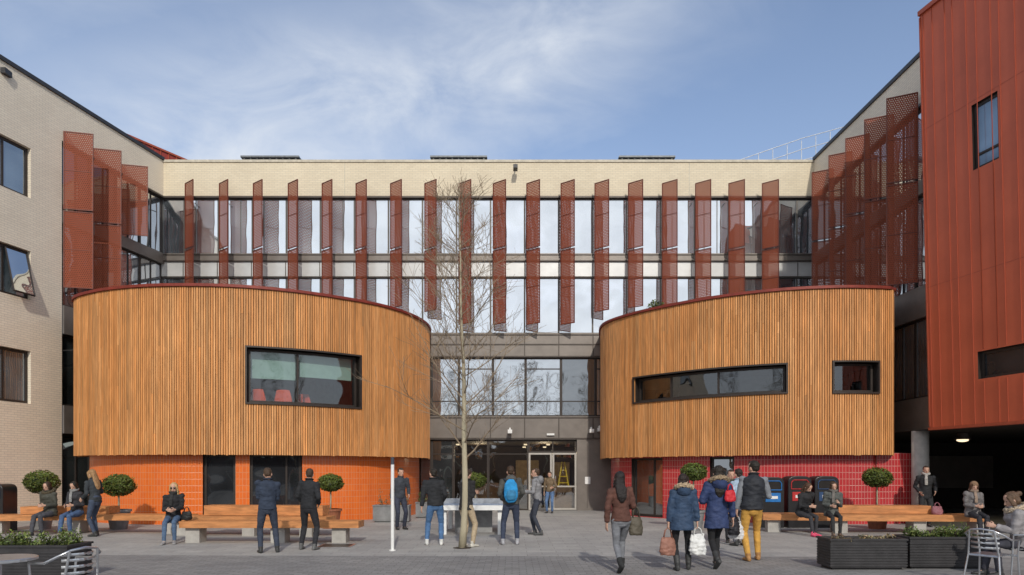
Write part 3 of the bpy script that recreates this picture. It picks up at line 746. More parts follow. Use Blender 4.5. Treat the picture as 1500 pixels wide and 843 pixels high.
# ------------------------------------------------------------ benches
def bench(label,pts,zt,th,w,feet,footmat=CONC,tier=None):
    P=Path(pts,len(pts)>2); c=P.at(P.L/2); org=(c.x,c.y,0)
    e=thing('timber_bench',label,'bench',org,0,group='long timber slab benches')
    b=MB(); 
    nb=4
    for k in range(nb): slab(b,P,0,P.L,zt-th,zt,-w*k/nb-.004,-w*(k+1)/nb+.004)
    part('seat',b,BENCHW,e,org)
    if tier:
        b=MB(); 
        for k in range(3): slab(b,P,tier[0],tier[1],zt+.01,zt+tier[2],-w*.5-.16*k-.003,-w*.5-.16*(k+1)+.003)
        part('raised_tier',b,BENCHW,e,org)
    for f in feet:
        b=MB(); slab(b,P,f-.16,f+.16,0,zt-th,-.12,-w+.1); part('leg',b,footmat,e,org)
def bp(px,d): return (WX(px,d),d)
bench('long low timber slab bench on concrete blocks',[bp(262,15.5),bp(525,15.5)],.50,.15,.6,[.25,2.2,3.6])
bench('timber slab bench with raised timber tier along drum',[bp(238,17.3),bp(478,16.9)],.50,.15,.7,[.4,2.2,3.7],tier=(.9,4.05,.26))
bench('long timber slab bench beneath the ball trees',[bp(-30,17.6),bp(120,17.9),bp(272,17.7)],.50,.15,.6,[.3,2.2,4.8],tier=(.8,3.0,.20))
bench('long timber slab bench beside the red tiled base',[bp(1118,18.3),bp(1260,17.9),bp(1448,17.7)],.50,.17,.65,[.3,2.0,4.0,5.6],tier=(2.0,4.4,.22))
# ------------------------------------------------------------ bins
def bin_(px,d,w,h,pc,label,rz=0):
    e=thing('litter_bin',label,'bin',(WX(px,d),d,0),rz,group='plaza recycling bins')
    blk=mat('black_plastic',(.02,.02,.022),.35,0,.2); hw=w/2
    ah=.13
    prof=[(-hw,0),(-hw,h-ah-.05)]+[(-hw*math.cos(a)**.6 if math.cos(a)>0 else hw*abs(math.cos(a))**.6,h-ah-.05+(ah+.05)*math.sin(a)**.8) for a in [math.pi*k/12 for k in range(1,12)]]+[(hw,h-ah-.05),(hw,0)]
    b=MB(); n=len(prof); b.v+=[(x,-.28,z) for x,z in prof]+[(x,.28,z) for x,z in prof]
    b.face(range(n)); b.face([n+i for i in range(n)][::-1])
    for i in range(n): j=(i+1)%n; b.face((i,i+n,j+n,j))
    part('body',b,blk,e,bevel=.02)
    pr=[(-hw*.66,h-.36),(-hw*.66,h-.20),(-hw*.5,h-.13),(hw*.5,h-.13),(hw*.66,h-.20),(hw*.66,h-.36)]
    b=MB(); b.v+=[(x,-.29,z) for x,z in pr]; b.face(range(len(pr))); part('aperture',b,DARK,e)
    b=MB(); prr=[(x*1.12,z+(.015 if z>h-.3 else -.015)) for x,z in pr]; prr.append(prr[0])
    for i in range(len(prr)-1): tube(b,[(prr[i][0],-.292,prr[i][1]),(prr[i+1][0],-.292,prr[i+1][1])],[.014,.014],seg=6)
    part('aperture_rim',b,pc,e)
    b=MB(); box(b,-hw*.66,hw*.66,-.296,-.281,h-.72,h-.46); part('front_panel',b,pc,e)
    b=MB(); box(b,-hw*.4,hw*.4,-.302,-.2965,h-.63,h-.55); part('label_plate',b,WHITE,e)
BLUE=mat('bin_blue',(.02,.16,.45),.4); REDP=mat('bin_red',(.45,.03,.03),.4); NAV=mat('bin_navy',(.03,.07,.16),.4)
bin_(1127,20.0,.66,1.47,BLUE,'black recycling bin with bright blue front panel'); bin_(1166,20.0,.68,1.5,REDP,'black recycling bin with red aperture rim'); bin_(1205,20.0,.70,1.5,NAV,'black recycling bin with navy front panel')
bin_(-1,18.6,.6,1.3,NAV,'black recycling bin with small blue panel by brick wall')
# ------------------------------------------------------------ post, table
po=thing('marker_post','slim white marker post with dark cap','post',(WX(575,14.1),14.1,0))
b=MB(); tube(b,[(0,0,0),(0,0,1.78)],[.035,.035],seg=12); tube(b,[(0,0,0),(0,0,.02)],[.07,.07],seg=16); part('shaft',b,WHITE,po)
b=MB(); tube(b,[(0,0,1.78),(0,0,1.93)],[.036,.036],seg=12,rnd=False); part('cap',b,mat('post_cap',(.06,.07,.09),.5),po)
tt=thing('table_tennis_table','white outdoor table tennis table with blue-grey top','table',(WX(694,18.4),18.6,0))
b=MB(); box(b,-.83,.83,-1.1,1.1,.70,.76); part('table_top',b,mat('table_blue',(.22,.30,.42),.4),tt,bevel=.01)
b=MB(); box(b,-.85,.85,-1.12,-1.1,.64,.765); box(b,-.85,-.83,-1.1,1.12,.64,.765); box(b,.83,.85,-1.1,1.12,.64,.765); part('apron',b,WHITE,tt)
for x in (-.72,.72):
    for y in (-.95,.85):
        b=MB(); box(b,x-.06,x+.06,y-.06,y+.06,0,.70); part('leg',b,WHITE,tt,bevel=.01)
b=MB(); box(b,-.5,.5,-.3,-.2,.0,.7); part('centre_panel',b,mat('grey_panel',(.3,.3,.3),.6),tt)
b=MB(); box(b,-.88,.88,-.01,.01,.762,.90); part('net',b,mat('net_steel',(.4,.42,.45),.4,.6),tt)
# ------------------------------------------------------------ cafe furniture
def cafechair(loc,rz,label):
    e=thing('cafe_chair',label,'chair',loc,rz,group='aluminium cafe chairs')
    b=MB()
    for k in range(7): y=-.2+.06*k; box(b,-.21,.21,y,y+.045,.435,.45)
    part('seat',b,STEEL,e)
    arc=[(-.27,.20,.66),(-.28,-.05,.67),(-.25,-.2,.74),(-.15,-.27,.80),(0,-.29,.82),(.15,-.27,.80),(.25,-.2,.74),(.28,-.05,.67),(.27,.20,.66)]
    b=MB(); tube(b,arc,[.014]*len(arc),seg=8,ref=(0,0,1)); part('armrest',b,STEEL,e,smooth=True)
    b=MB()
    for z in (.55,.62,.69,.75):
        pts=[(.22*math.sin(a),-.06-.21*math.cos(a),z) for a in [(-1+2*k/8)*1.0 for k in range(9)]]
        tube(b,pts,[(.004,.018)]*9,seg=6,ref=(1,0,0))
    part('backrest',b,STEEL,e)
    for sx in (-1,1):
        b=MB(); tube(b,[(sx*.27,.20,.66),(sx*.25,.2,.44),(sx*.27,.23,0)],[.013]*3,seg=8); part('leg',b,STEEL,e)
        b=MB(); tube(b,[(sx*.16,-.27,.80),(sx*.2,-.22,.44),(sx*.25,-.28,0)],[.013]*3,seg=8); part('leg',b,STEEL,e)
    b=MB(); tube(b,[(-.24,.2,.43),(.24,.2,.43)],[.012]*2,seg=8); tube(b,[(-.2,-.21,.43),(.2,-.21,.43)],[.012]*2,seg=8); part('crossbar',b,STEEL,e)
cafechair((WX(97,7.5),7.5,0),math.radians(70),'curved aluminium cafe chair beside the round table')
cafechair((WX(1452,9.9),9.9,0),math.radians(-60),'empty curved aluminium cafe chair near slatted planters')
cafechair((WX(1490,10.7)+.05,10.7,0),math.radians(75),'curved aluminium cafe chair with a seated woman')
ct=thing('cafe_table','round aluminium cafe table on the paving','table',(WX(8,7.3),7.2,0))
b=MB(); tube(b,[(0,0,.70),(0,0,.705),(0,0,.73),(0,0,.735)],[.33,.35,.35,.34],seg=32); part('table_top',b,STEEL,ct)
b=MB(); tube(b,[(0,0,.05),(0,0,.70)],[.03,.03],seg=12); part('stem',b,STEEL,ct)
b=MB()
for k in range(4): a=k*math.pi/2+.4; tube(b,[(0,0,.06),(.28*math.cos(a),.28*math.sin(a),.015)],[.02,.015],seg=6)
part('foot',b,STEEL,ct)
# ------------------------------------------------------------ people
def remesh(b,vox,sm=2,disp=0,ds=8,seed=0):
    me=mkmesh('tmp',b,[]); o=bpy.data.objects.new('tmp',me); COL.objects.link(o)
    m=o.modifiers.new('r','REMESH'); m.mode='VOXEL'; m.voxel_size=vox; m.use_smooth_shade=True
    if sm: s=o.modifiers.new('s','SMOOTH'); s.factor=.5; s.iterations=sm
    dg=bpy.context.evaluated_depsgraph_get(); dg.update()
    nm=bpy.data.meshes.new_from_object(o.evaluated_get(dg))
    bpy.data.objects.remove(o); bpy.data.meshes.remove(me)
    if disp:
        sv=Vector((seed*3.1,seed,0)); cs=[]
        for v,n in zip(nm.vertices,nm.vertex_normals):
            p=v.co; q=Vector((p.x*ds,p.y*ds,p.z*ds*1.8))+sv
            d=noise.noise(q)+.5*noise.noise(q*2.1)
            w=p+n.vector*d*disp; cs+= [w.x,w.y,w.z]
        nm.vertices.foreach_set('co',cs)
    nm.polygons.foreach_set('use_smooth',[True]*len(nm.polygons)); nm.update()
    return nm
def ik(a,c,l1,l2,pole):
    d=c-a; L=min(d.length,(l1+l2)*.998); u=d.normalized(); x=(l1*l1-l2*l2+L*L)/(2*L); h=math.sqrt(max(l1*l1-x*x,0))
    p=Vector(pole); p=(p-u*p.dot(u)).normalized(); return a+u*x+p*h, a+u*L
ARM={'down':(.07,.03,-.54),'pocket':(.0,.13,-.42),'phone':(-.13,.27,-.20),'lap':(-.10,.30,-.36),'strap':(-.05,.13,-.14),'carry':(.09,.02,-.55),
 'bent':(-.02,.25,-.30),'raise':(.0,.25,.02),'cross':(-.24,.17,-.27),'back':(.06,-.16,-.50),'swing':(.06,.2,-.48),'point':(-.1,.42,-.18),'knee':(-.05,.34,-.33),'face':(-.13,.18,.08)}
def cloth(c,rough=.85):
    k='fabric_%d_%d_%d'%tuple(int(x*999) for x in c)
    return mat(k,tuple(x*1.25+.004 for x in c),rough,0,.3,9,.3,60)
def person(label,x,y,yaw,h=1.72,sit=False,arms=('down','down'),legs='stand',coat=(.02,.02,.03),coatlen=.0,sleeve=None,leg=(.02,.02,.03),fit=1.0,shoe=(.03,.03,.03),
           hair=(.03,.02,.015),hl='short',skin=(.55,.33,.24),lean=0,hy=0,hp=0,fur=None,scarf=None,bulk=1.0,hood=None,beanie=None,glasses=False,seed=0,near=False,female=False,seath=.5,shirt=None,knees=0,lat=None,boots=None):
    S=h/1.72; e=thing('person',label,'person',(x,y,0),math.radians(yaw),S)
    vox=.0075 if not near else .0065
    pr_=random.Random(seed*17+3)
    if lat is None: lat=pr_.uniform(-3.5,3.5)
    fw=.93 if female else 1.0
    lf=min(1.0,fit)**.9
    pz=(seath/S+.10) if sit else .922
    if legs=='walk': pz=.90
    shift=0 if sit else pr_.choice((-.028,.028))
    pel=Vector((shift,0,pz)); ln=math.radians(lean+(0 if sit else pr_.uniform(-1,3))); up=Vector((math.sin(math.radians(lat))-shift*.9,math.sin(ln),math.cos(ln))).normalized()
    waist=pel+Vector((0,0,.06))+up*.08; chest=pel+up*.36+Vector((0,0,.02)); shc=pel+up*.50; neck=pel+up*.56+Vector((0,0.0,0))
    tw=math.radians(pr_.uniform(-10,10)); tilt=pr_.uniform(-.018,.018)
    Hc=neck+up*.075+Vector((0,.015,.035))
    HM=Matrix.Translation(Hc)@Matrix.Rotation(math.radians(hy+pr_.uniform(-8,8)),4,'Z')@Matrix.Rotation(math.radians(hp)-ln*.4,4,'X')@Matrix.Rotation(math.radians(pr_.uniform(-5,5)),4,'Y')
    hd=lambda p: HM@Vector(p)
    J={}
    for sx,nm in ((-1,0),(1,1)):
        sh=shc+Vector((sx*.185*fw*math.cos(tw),sx*.185*math.sin(tw),-.03+sx*tilt)); t=ARM[arms[nm]]
        tgt=sh+Vector((sx*t[0]+pr_.uniform(-.02,.02),t[1]+pr_.uniform(-.03,.03),t[2]+pr_.uniform(-.015,.02)))
        if sit and arms[nm] in('lap','knee'): tgt=Vector((sx*.08,.27,pz+.17)) if arms[nm]=='lap' else Vector((sx*.06,.36,pz+.16))
        el,wr=ik(sh,tgt,.285,.255,(sx*.5,-1,-.25)); J['a%d'%nm]=(sh,el,wr)
        hip=pel+Vector((sx*.09,0,-.03))
        if sit:
            kn=hip+Vector((sx*(.03 if not knees else .09),.425,.0)); an=Vector((sx*(.10+knees),.40+(.10 if nm==1 else -.02),.085/1))
            kn,an=ik(hip,an,.43,.42,(0,.4,1)); pitch=0
        elif legs=='walk':
            fr=(nm==1); an=hip+Vector((sx*-.03,.21 if fr else -.27,0)); an.z=.09 if fr else .16; kn,an=ik(hip,an,.43,.42,(0,1,.1)); pitch=8 if fr else -35
        else:
            off={'stand':(.02,.0),'wide':(.07,.0),'step':(.02,.08 if nm else -.06)}[legs]
            fwd=pr_.uniform(-.05,.07) if sx*shift<0 else 0
            an=Vector((sx*(.09+off[0]),off[1]+fwd,.088)); kn,an=ik(hip,an,.43,.42,(sx*.15,1,.1)); pitch=0
        J['l%d'%nm]=(hip,kn,an,pitch)
    b=MB()
    hs=[(-.118,.022,.026,.052),(-.105,.036,.042,.042),(-.075,.053,.066,.022),(-.04,.064,.083,.010),(0,.070,.092,.004),(.045,.074,.097,0),(.085,.064,.084,-.005),(.11,.04,.055,-.006),(.12,.015,.02,-.006)]
    tube(b,[hd((0,o,z)) for z,_,_,o in hs],[(a,c) for _,a,c,_ in hs],ref=HM.to_3x3()@Vector((1,0,0)),seg=18)
    tube(b,[hd((0,.088,.012)),hd((0,.104,-.018)),hd((0,.112,-.034)),hd((0,.095,-.044))],[.008,.011,.015,.010],seg=8,rnd=True)
    ell(b,(0,.088,-.068),(.024,.010,.010),HM,8,6)
    for sx in(-1,1): ell(b,(sx*.074,-.005,-.012),(.012,.02,.033),HM,8,6)
    tube(b,[neck-up*.06,neck+up*.03,hd((0,-.01,-.05))],[(.062,.058),(.052,.055),(.052,.055)],seg=12)
    tube(b,[pel-Vector((0,0,.06)),waist,chest,shc,neck],[(.13,.085),(.12,.08),(.145,.09),(.12,.07),(.05,.05)],seg=14)
    for nm,sx in((0,-1),(1,1)):
        sh,el,wr=J['a%d'%nm]
        tube(b,[shc+Vector((sx*.08,0,-.03)),sh,sh.lerp(el,.5),el,el.lerp(wr,.4),wr],[.045,.05,.042,.036,.036,.026],seg=10,rnd=True)
        hip,kn,an,pt=J['l%d'%nm]
        tube(b,[hip,hip.lerp(kn,.5),kn,kn.lerp(an,.35),an],[.07,.055*lf,.042*lf,.042*lf,.028*lf],seg=10,rnd=True)
        tube(b,[an,an+Vector((0,.02,-.03)),an+Vector((0,.10,-.045))],[.026,.028,.020],seg=8,rnd=True)
        d=(wr-el).normalized(); inw=Vector((-sx,.25,0)); n=(inw-d*inw.dot(d)).normalized(); w=d.cross(n)
        if w.dot(Vector((0,1,0)))+w.z*.5<0: w=-w
        curl={'phone':1.0,'carry':1.15,'strap':1.15,'lap':.6,'knee':.5}.get(arms[nm],.4)
        tube(b,[wr-d*.02,wr+d*.03,wr+d*.085],[(.026,.018),(.036,.016),(.040,.013)],ref=w,seg=10,rnd=True)
        for i,(of,L) in enumerate(((.033,.070),(.011,.078),(-.012,.072),(-.033,.056))):
            p=wr+d*.085+w*of; q=[p-d*.015]; a=curl*.35
            for k,fr_ in enumerate((.42,.33,.25)):
                dd=d*math.cos(a)+n*math.sin(a)+w*of*1.2; p=p+dd.normalized()*L*fr_; q.append(p.copy()); a+=curl*.75
            tube(b,q,[.0095,.0092,.0088,.0075],seg=7,rnd=True)
        p=wr+d*.025+w*.028; tube(b,[p-w*.01,p+(w*.75+d*.6+n*.2).normalized()*.035,p+(w*.6+d*.9+n*.45).normalized()*.068],[.012,.011,.009],seg=7,rnd=True)
    body=addobj('body',remesh(b,vox,1),e); body.data.materials.append(mat('skin_%d'%int(skin[0]*100),skin,.5,0,.08,5,.05,50))
    ey=mat('eye_dark',(.03,.02,.015),.3)
    for sx in(-1,1):
        b=MB(); ell(b,(sx*.031,.083,.004),(.014,.009,.007),HM,8,6); part('eye',b,ey,e,smooth=True)
    b=MB(); ell(b,(0,.096,-.068),(.022,.005,.006),HM,8,6); part('mouth',b,mat('lips',(.40,.15,.12),.5),e,smooth=True)
    if glasses:
        b=MB()
        for sx in(-1,1): ell(b,(sx*.034,.098,.004),(.028,.006,.022),HM,10,6); tube(b,[hd((sx*.062,.09,.008)),hd((sx*.08,0,.004))],[.003,.003],seg=5)
        part('sunglasses',b,mat('sunglass_black',(.01,.01,.01),.15),e,smooth=True)
    b=MB()
    if hl=='short':
        ell(b,(0,-.020,.040),(.081,.098,.092),HM,16,12); ell(b,(0,-.045,-.01),(.070,.065,.06),HM,12,8); ell(b,(0,.045,.092),(.058,.05,.03),HM,12,8)
    else:
        ell(b,(0,-.018,.040),(.088,.104,.098),HM,16,12); ell(b,(0,-.045,-.02),(.084,.075,.09),HM,12,8)
        for sx in (-1,1): tube(b,[hd((sx*.062,.045,.07)),hd((sx*.080,.03,.0)),hd((sx*.082,.015,-.09)),hd((sx*.085,.01,-.19 if hl=='long' else -.12))],[(.02,.03),(.016,.035),(.02,.035),(.015,.02)],seg=8,rnd=True)
        if hl=='long': 
            a0=hd((0,-.07,0)); tube(b,[a0,hd((0,-.085,-.1)),neck-up*.06+Vector((0,-.105,0)),neck-up*.2+Vector((0,-.135,0)),neck-up*.27+Vector((0,-.13,0))],[(.075,.05),(.085,.045),(.095,.04),(.08,.035),(.04,.02)],seg=12,rnd=True)
        if hl=='bun': ell(b,(0,-.13,.06),(.045,.045,.045),HM,10,8)
        if hl=='bob': tube(b,[hd((0,-.06,0)),hd((0,-.07,-.08)),hd((0,-.07,-.14))],[(.08,.05),(.085,.05),(.07,.04)],seg=12,rnd=True)
    o=addobj('hair',remesh(b,.008,1,.006,30,seed),e); o.data.materials.append(mat('hair_%d'%int(hair[0]*1000),hair,.5,0,.4,20,.5,80,(3,3,.4)))
    if beanie:
        b=MB(); ell(b,(0,-.012,.06),(.092,.110,.090),HM,16,12); o=addobj('hat',remesh(b,.01,1,.003,20,seed),e); o.data.materials.append(cloth(beanie))
    k=bulk; b=MB(); lowz=coatlen
    hem=pel+Vector((0,(.10 if sit else 0)*min(1,coatlen*3),-.04-(lowz if not sit else min(lowz,.06))))
    tor=[(hem,(.172*k+lowz*.06,.122*k+lowz*.08+(.02 if sit else 0))),(pel+Vector((0,0,.02)),(.168*k,.122*k)),(waist+up*.04,(.150*k*fw,.112*k)),(chest,(.178*k*fw,.126*k)),(shc-up*.02,(.168*k*fw,.112*k)),(shc+up*.025,(.11,.085)),(neck+up*.005,(.068,.068))]
    tube(b,[t[0] for t in tor],[t[1] for t in tor],seg=20)
    if female: ell(b,chest+Vector((0,.085*k,-.0)),(.13,.07,.075),None,12,8)
    sb=MB() if sleeve else b
    for nm,sx in((0,-1),(1,1)):
        sh,el,wr=J['a%d'%nm]; kk=k if k<1.1 or not sleeve else 1.0
        tube(sb,[shc+Vector((sx*.07,0,-.03)),sh+Vector((-sx*.01,0,-.005)),sh.lerp(el,.5),el,el.lerp(wr,.5),wr-(wr-el).normalized()*.015],[(.06*kk,.07*kk),(.068*kk,.07*kk),.060*kk,.054*kk,.050*kk,.042*kk],seg=12,rnd=False)
        ell(sb,sh,(.066*kk,.068*kk,.062*kk)); ell(sb,el,(.054*kk,)*3)
    o=addobj('jacket',remesh(b,.0125,2,.012,9,seed+1),e); o.data.materials.append(cloth(coat,.7 if bulk>1.1 else .85))
    if sleeve:
        o=addobj('sleeves',remesh(sb,.0125,2,.006,10,seed+2),e); o.data.materials.append(cloth(sleeve))
    b=MB(); ring=[neck+up*.01+Vector((.068*math.cos(a),.066*math.sin(a)+.004,-.012*math.sin(a))) for a in [2*math.pi*i/16 for i in range(17)]]
    tube(b,ring,[(.018,.028)]*17,ref=(0,0,1),seg=8); part('collar',b,cloth(scarf or tuple(c*.8 for c in coat)),e,smooth=True)
    if scarf:
        b=MB(); ring=[neck+up*.02+Vector((.078*math.cos(a),.078*math.sin(a)+.004,-.02*math.sin(a))) for a in [2*math.pi*i/16 for i in range(17)]]
        tube(b,ring,[.038]*17,ref=(0,0,1),seg=8); tube(b,[neck+Vector((.02,.10,-.02)),chest+Vector((.03,.15*k,.02)),chest+Vector((.03,.15*k,-.12))],[(.04,.02),(.045,.018),(.045,.012)],seg=8,rnd=True)
        o=addobj('scarf',remesh(b,.011,1,.007,16,seed),e); o.data.materials.append(cloth(scarf))
    if fur or hood:
        N=18; ring=[]
        for i in range(N+1):
            a=2*math.pi*i/N
            ring.append(neck+Vector((.135*math.cos(a),-.035+.125*math.sin(a),.00-.05*math.sin(a)-.01)))
        if fur:
            b=MB(); tube(b,ring,[.042]*(N+1),ref=(0,0,1),seg=8)
            o=addobj('fur_trim',remesh(b,.009,0,.022,38,seed),e); o.data.materials.append(mat('fur_%d'%int(fur[0]*100),fur,.95,0,.5,40,.8,90))
        b=MB(); ell(b,neck+Vector((0,-.11,-.06)),(.125,.085,.11),None,14,10); o=addobj('hood',remesh(b,.012,2,.008,12,seed),e); o.data.materials.append(cloth(hood or tuple(c*.9 for c in coat)))
    b=MB()
    tube(b,[pel+Vector((0,0,.10)),pel+Vector((0,0,.02)),pel-Vector((0,0,.07))],[(.148,.108),(.158,.118),(.13,.105)],seg=16,rnd=True)
    f=fit
    for nm,sx in((0,-1),(1,1)):
        hip,kn,an,pt=J['l%d'%nm]
        tube(b,[hip,hip.lerp(kn,.3),hip.lerp(kn,.7),kn,kn.lerp(an,.35),kn.lerp(an,.75),an.lerp(kn,.0)],[(.088*f**.3),.086*f**.4,.072*f**.6,.062*f**.6,.062*f**.7,.052*f**.8,.050*f**.9],seg=14,rnd=False)
        ell(b,kn,(.061*f**.6,)*3); ell(b,hip,(.090,.092,.090))
    o=addobj('trousers',remesh(b,.010,1,.005,11,seed+5),e); o.data.materials.append(cloth(leg))
    for nm,sx in((0,-1),(1,1)):
        hip,kn,an,pt=J['l%d'%nm]; b=MB()
        M=Matrix.Translation(an)@Matrix.Rotation(math.radians(-sx*8),4,'Z')@Matrix.Rotation(math.radians(pt),4,'X')
        tube(b,[M@Vector(p) for p in ((0,-.068,-.050),(0,-.045,-.048),(0,.02,-.046),(0,.09,-.054),(0,.15,-.060),(0,.185,-.066))],[(.030,.030),(.038,.040),(.042,.042),(.047,.033),(.044,.026),(.028,.018)],ref=M.to_3x3()@Vector((1,0,0)),seg=12,rnd=False)
        tube(b,[M@Vector((0,-.01,.05)),M@Vector((0,-.01,-.03))],[.045,.046],seg=10)
        if boots: tube(b,[an.lerp(kn,boots),an.lerp(kn,.15),an],[.058,.054,.05],seg=12)
        o=addobj('shoe',remesh(b,.009,1),e); o.data.materials.append(cloth(shoe,.5))
    return e,J,S
def wpos(x,y,yaw,S,p):
    a=math.radians(yaw); v=Matrix.Rotation(a,3,'Z')@(Vector(p)*S); return Vector((x,y,0))+v
def bag(label,loc,w,dp,h,c,rz=0,handle=.2,kind='bag',crump=.012,rough=.6):
    e=thing(kind,label,'bag',loc,rz)
    b=MB(); z=-handle-h
    tube(b,[(0,0,z),(0,0,z+h*.25),(0,0,z+h*.7),(0,0,z+h)],[(w*.42,dp*.5),(w*.5,dp*.55),(w*.46,dp*.45),(w*.36,dp*.12)],seg=18,rnd=False)
    o=addobj('bag_body',remesh(b,.012,1,crump,12,int(w*100)),e); bm_=mat('bagm_%d_%d_%d'%tuple(int(q*999) for q in c),c,rough,0,.2,8,.4,30); o.data.materials.append(bm_)
    b=MB()
    for s in (-1,1): tube(b,[(-w*.25,s*dp*.1,z+h-.02),(-w*.16,s*.01,-handle*.3),(0,0,0),(w*.16,s*.01,-handle*.3),(w*.25,s*dp*.1,z+h-.02)],[.008]*5,seg=6,ref=(0,1,0))
    part('handle',b,bm_,e,smooth=True)
    return e
JEAN=(.05,.09,.18)
def P(label,px,feet,yaw,**k):
    d=1650.0/(feet-690); return person(label,WX(px,d),d,yaw,**k)+((WX(px,d),d,yaw),)
person('seated person in olive parka with hands in lap on timber bench',WX(74,17.75),17.75,170,1.66,sit=True,arms=('lap','lap'),coat=(.045,.045,.035),bulk=1.12,coatlen=.1,leg=(.05,.05,.06),hair=(.05,.03,.02),hl='long',female=True,hp=-12,lean=6,seed=1,fur=(.10,.08,.05))
person('seated person in black jacket and blue jeans on timber bench',WX(113,17.8),17.8,175,1.68,sit=True,arms=('lap','knee'),coat=(.03,.03,.035),leg=JEAN,hair=(.02,.015,.01),hl='bob',female=True,hp=-18,lean=8,seed=2,scarf=(.2,.2,.2),shoe=(.25,.22,.2))
person('long-haired woman in dark jacket leaning over by the bench',WX(141,17.2),17.2,78,1.70,arms=('pocket','bent'),legs='step',coat=(.025,.03,.035),leg=(.04,.055,.09),fit=.8,hair=(.35,.20,.09),hl='long',female=True,lean=12,hp=-10,seed=3)
person('seated blonde woman in black coat and sunglasses on timber bench',WX(254,15.75),15.75,195,1.68,sit=True,arms=('lap','lap'),coat=(.015,.015,.017),bulk=1.05,coatlen=.1,leg=(.06,.10,.17),fit=.85,hair=(.55,.38,.17),hl='long',female=True,glasses=True,hy=-10,seed=4,scarf=(.02,.02,.02),shoe=(.25,.24,.24))
bag('black handbag resting on timber bench beside seated woman',(WX(275,15.75),15.7,.82),.26,.14,.20,(.015,.015,.015),0,.10,'handbag')
P('man in navy jacket and dark jeans holding a phone, back turned',394,810,25,h=1.71,arms=('phone','phone'),legs='wide',coat=(.022,.032,.055),leg=(.03,.038,.06),hair=(.07,.04,.022),hy=-18,hp=-16,seed=5,bulk=1.06)
P('man in black jacket standing with hands in front, back turned',450,806,-8,h=1.70,arms=('pocket','pocket'),legs='wide',coat=(.014,.015,.018),leg=(.018,.018,.022),hair=(.06,.035,.02),hy=20,hp=-6,seed=6,bulk=1.05,shoe=(.1,.1,.1))
P('man in dark grey jacket standing near the orange wall',587,776,-150,h=1.73,arms=('pocket','down'),coat=(.035,.04,.05),leg=(.03,.035,.055),hair=(.04,.03,.02),seed=7,hy=10)
P('man in black jacket and blue jeans with white-soled shoes, back turned',636,799,8,h=1.71,arms=('down','pocket'),legs='wide',coat=(.016,.017,.02),leg=(.06,.13,.26),hair=(.02,.015,.012),seed=8,bulk=1.08,shoe=(.55,.55,.53),hy=25)
P('person in black coat and beige trousers standing beside the tree',684,802,-35,h=1.69,arms=('phone','phone'),coat=(.018,.017,.018),coatlen=.06,leg=(.38,.30,.20),hair=(.05,.03,.02),hl='short',seed=9,shoe=(.5,.48,.42),hp=-20)
m10=P('man in dark jacket wearing a bright blue backpack, back turned',747,798,6,h=1.76,arms=('pocket','pocket'),legs='wide',coat=(.06,.06,.055),leg=(.03,.04,.07),hair=(.06,.035,.02),seed=10,bulk=1.06,shoe=(.3,.3,.32),hood=(.07,.07,.065),lat=0)
P('man in grey hooded top and dark jeans facing sideways',787,784,80,h=1.72,arms=('bent','bent'),legs='step',coat=(.20,.20,.21),leg=(.03,.035,.05),fit=.85,hair=(.07,.045,.03),seed=11,hood=(.18,.18,.19),shoe=(.06,.06,.06))
P('man in brown jacket and blue jeans by the entrance doors',805,752,165,h=1.62,arms=('bent','down'),coat=(.14,.10,.06),leg=(.08,.14,.26),hair=(.05,.04,.03),seed=12)
m13=P('woman walking in brown leather jacket and grey jeans, back turned',912,838,4,h=1.66,arms=('down','bent'),legs='walk',coat=(.085,.035,.025),bulk=1.02,leg=(.15,.155,.17),fit=.80,hair=(.018,.013,.012),hl='long',female=True,seed=13,near=True,shoe=(.02,.02,.02),boots=.3)
m14=P('woman in navy parka with pale fur hood, black leggings',1001,836,-6,h=1.60,arms=('carry','carry'),legs='step',coat=(.022,.045,.09),bulk=1.2,coatlen=.16,leg=(.012,.012,.014),fit=.8,hair=(.025,.015,.012),hl='bob',female=True,fur=(.48,.36,.24),seed=14,near=True,hy=-20,boots=.45)
m15=P('woman in dark blue fur-hooded coat with long dark hair',1052,832,0,h=1.76,arms=('bent','down'),legs='walk',coat=(.02,.035,.10),bulk=1.12,coatlen=.2,leg=(.012,.012,.014),fit=.8,hair=(.02,.013,.01),hl='long',female=True,fur=(.34,.25,.16),seed=15,near=True,boots=.4)
m16=P('man in black padded vest, grey sleeves and mustard trousers',1104,822,-4,h=1.84,arms=('carry','bent'),legs='step',coat=(.014,.016,.022),bulk=1.14,sleeve=(.17,.18,.20),leg=(.50,.27,.055),fit=.95,hair=(.02,.015,.012),hy=35,seed=16,near=True,shoe=(.33,.17,.06))
P('person in olive jacket walking beyond the group',1073,795,170,h=1.68,arms=('bent','down'),coat=(.06,.065,.05),leg=(.03,.03,.035),hair=(.05,.03,.02),seed=17)
P('person in pale blue top partly hidden by the group',1084,800,20,h=1.70,arms=('down','down'),coat=(.28,.36,.45),leg=(.1,.1,.12),hair=(.03,.02,.015),seed=27)
person('seated person in black coat and pink shoes bent over phone',WX(1166,17.9),17.55,200,1.66,sit=True,arms=('lap','knee'),coat=(.016,.016,.018),bulk=1.05,leg=(.03,.03,.035),fit=.8,hair=(.09,.045,.025),hl='long',female=True,hp=-25,lean=16,seed=18,shoe=(.75,.08,.16),seath=.5)
person('seated person in grey-green coat on timber bench with phone',WX(1207,17.9),17.5,172,1.68,sit=True,arms=('phone','lap'),coat=(.075,.08,.075),bulk=1.1,coatlen=.1,leg=(.02,.02,.022),fit=.8,hair=(.07,.04,.025),hl='long',female=True,hp=-16,lean=8,seed=19,shoe=(.10,.07,.05),scarf=(.12,.11,.10))
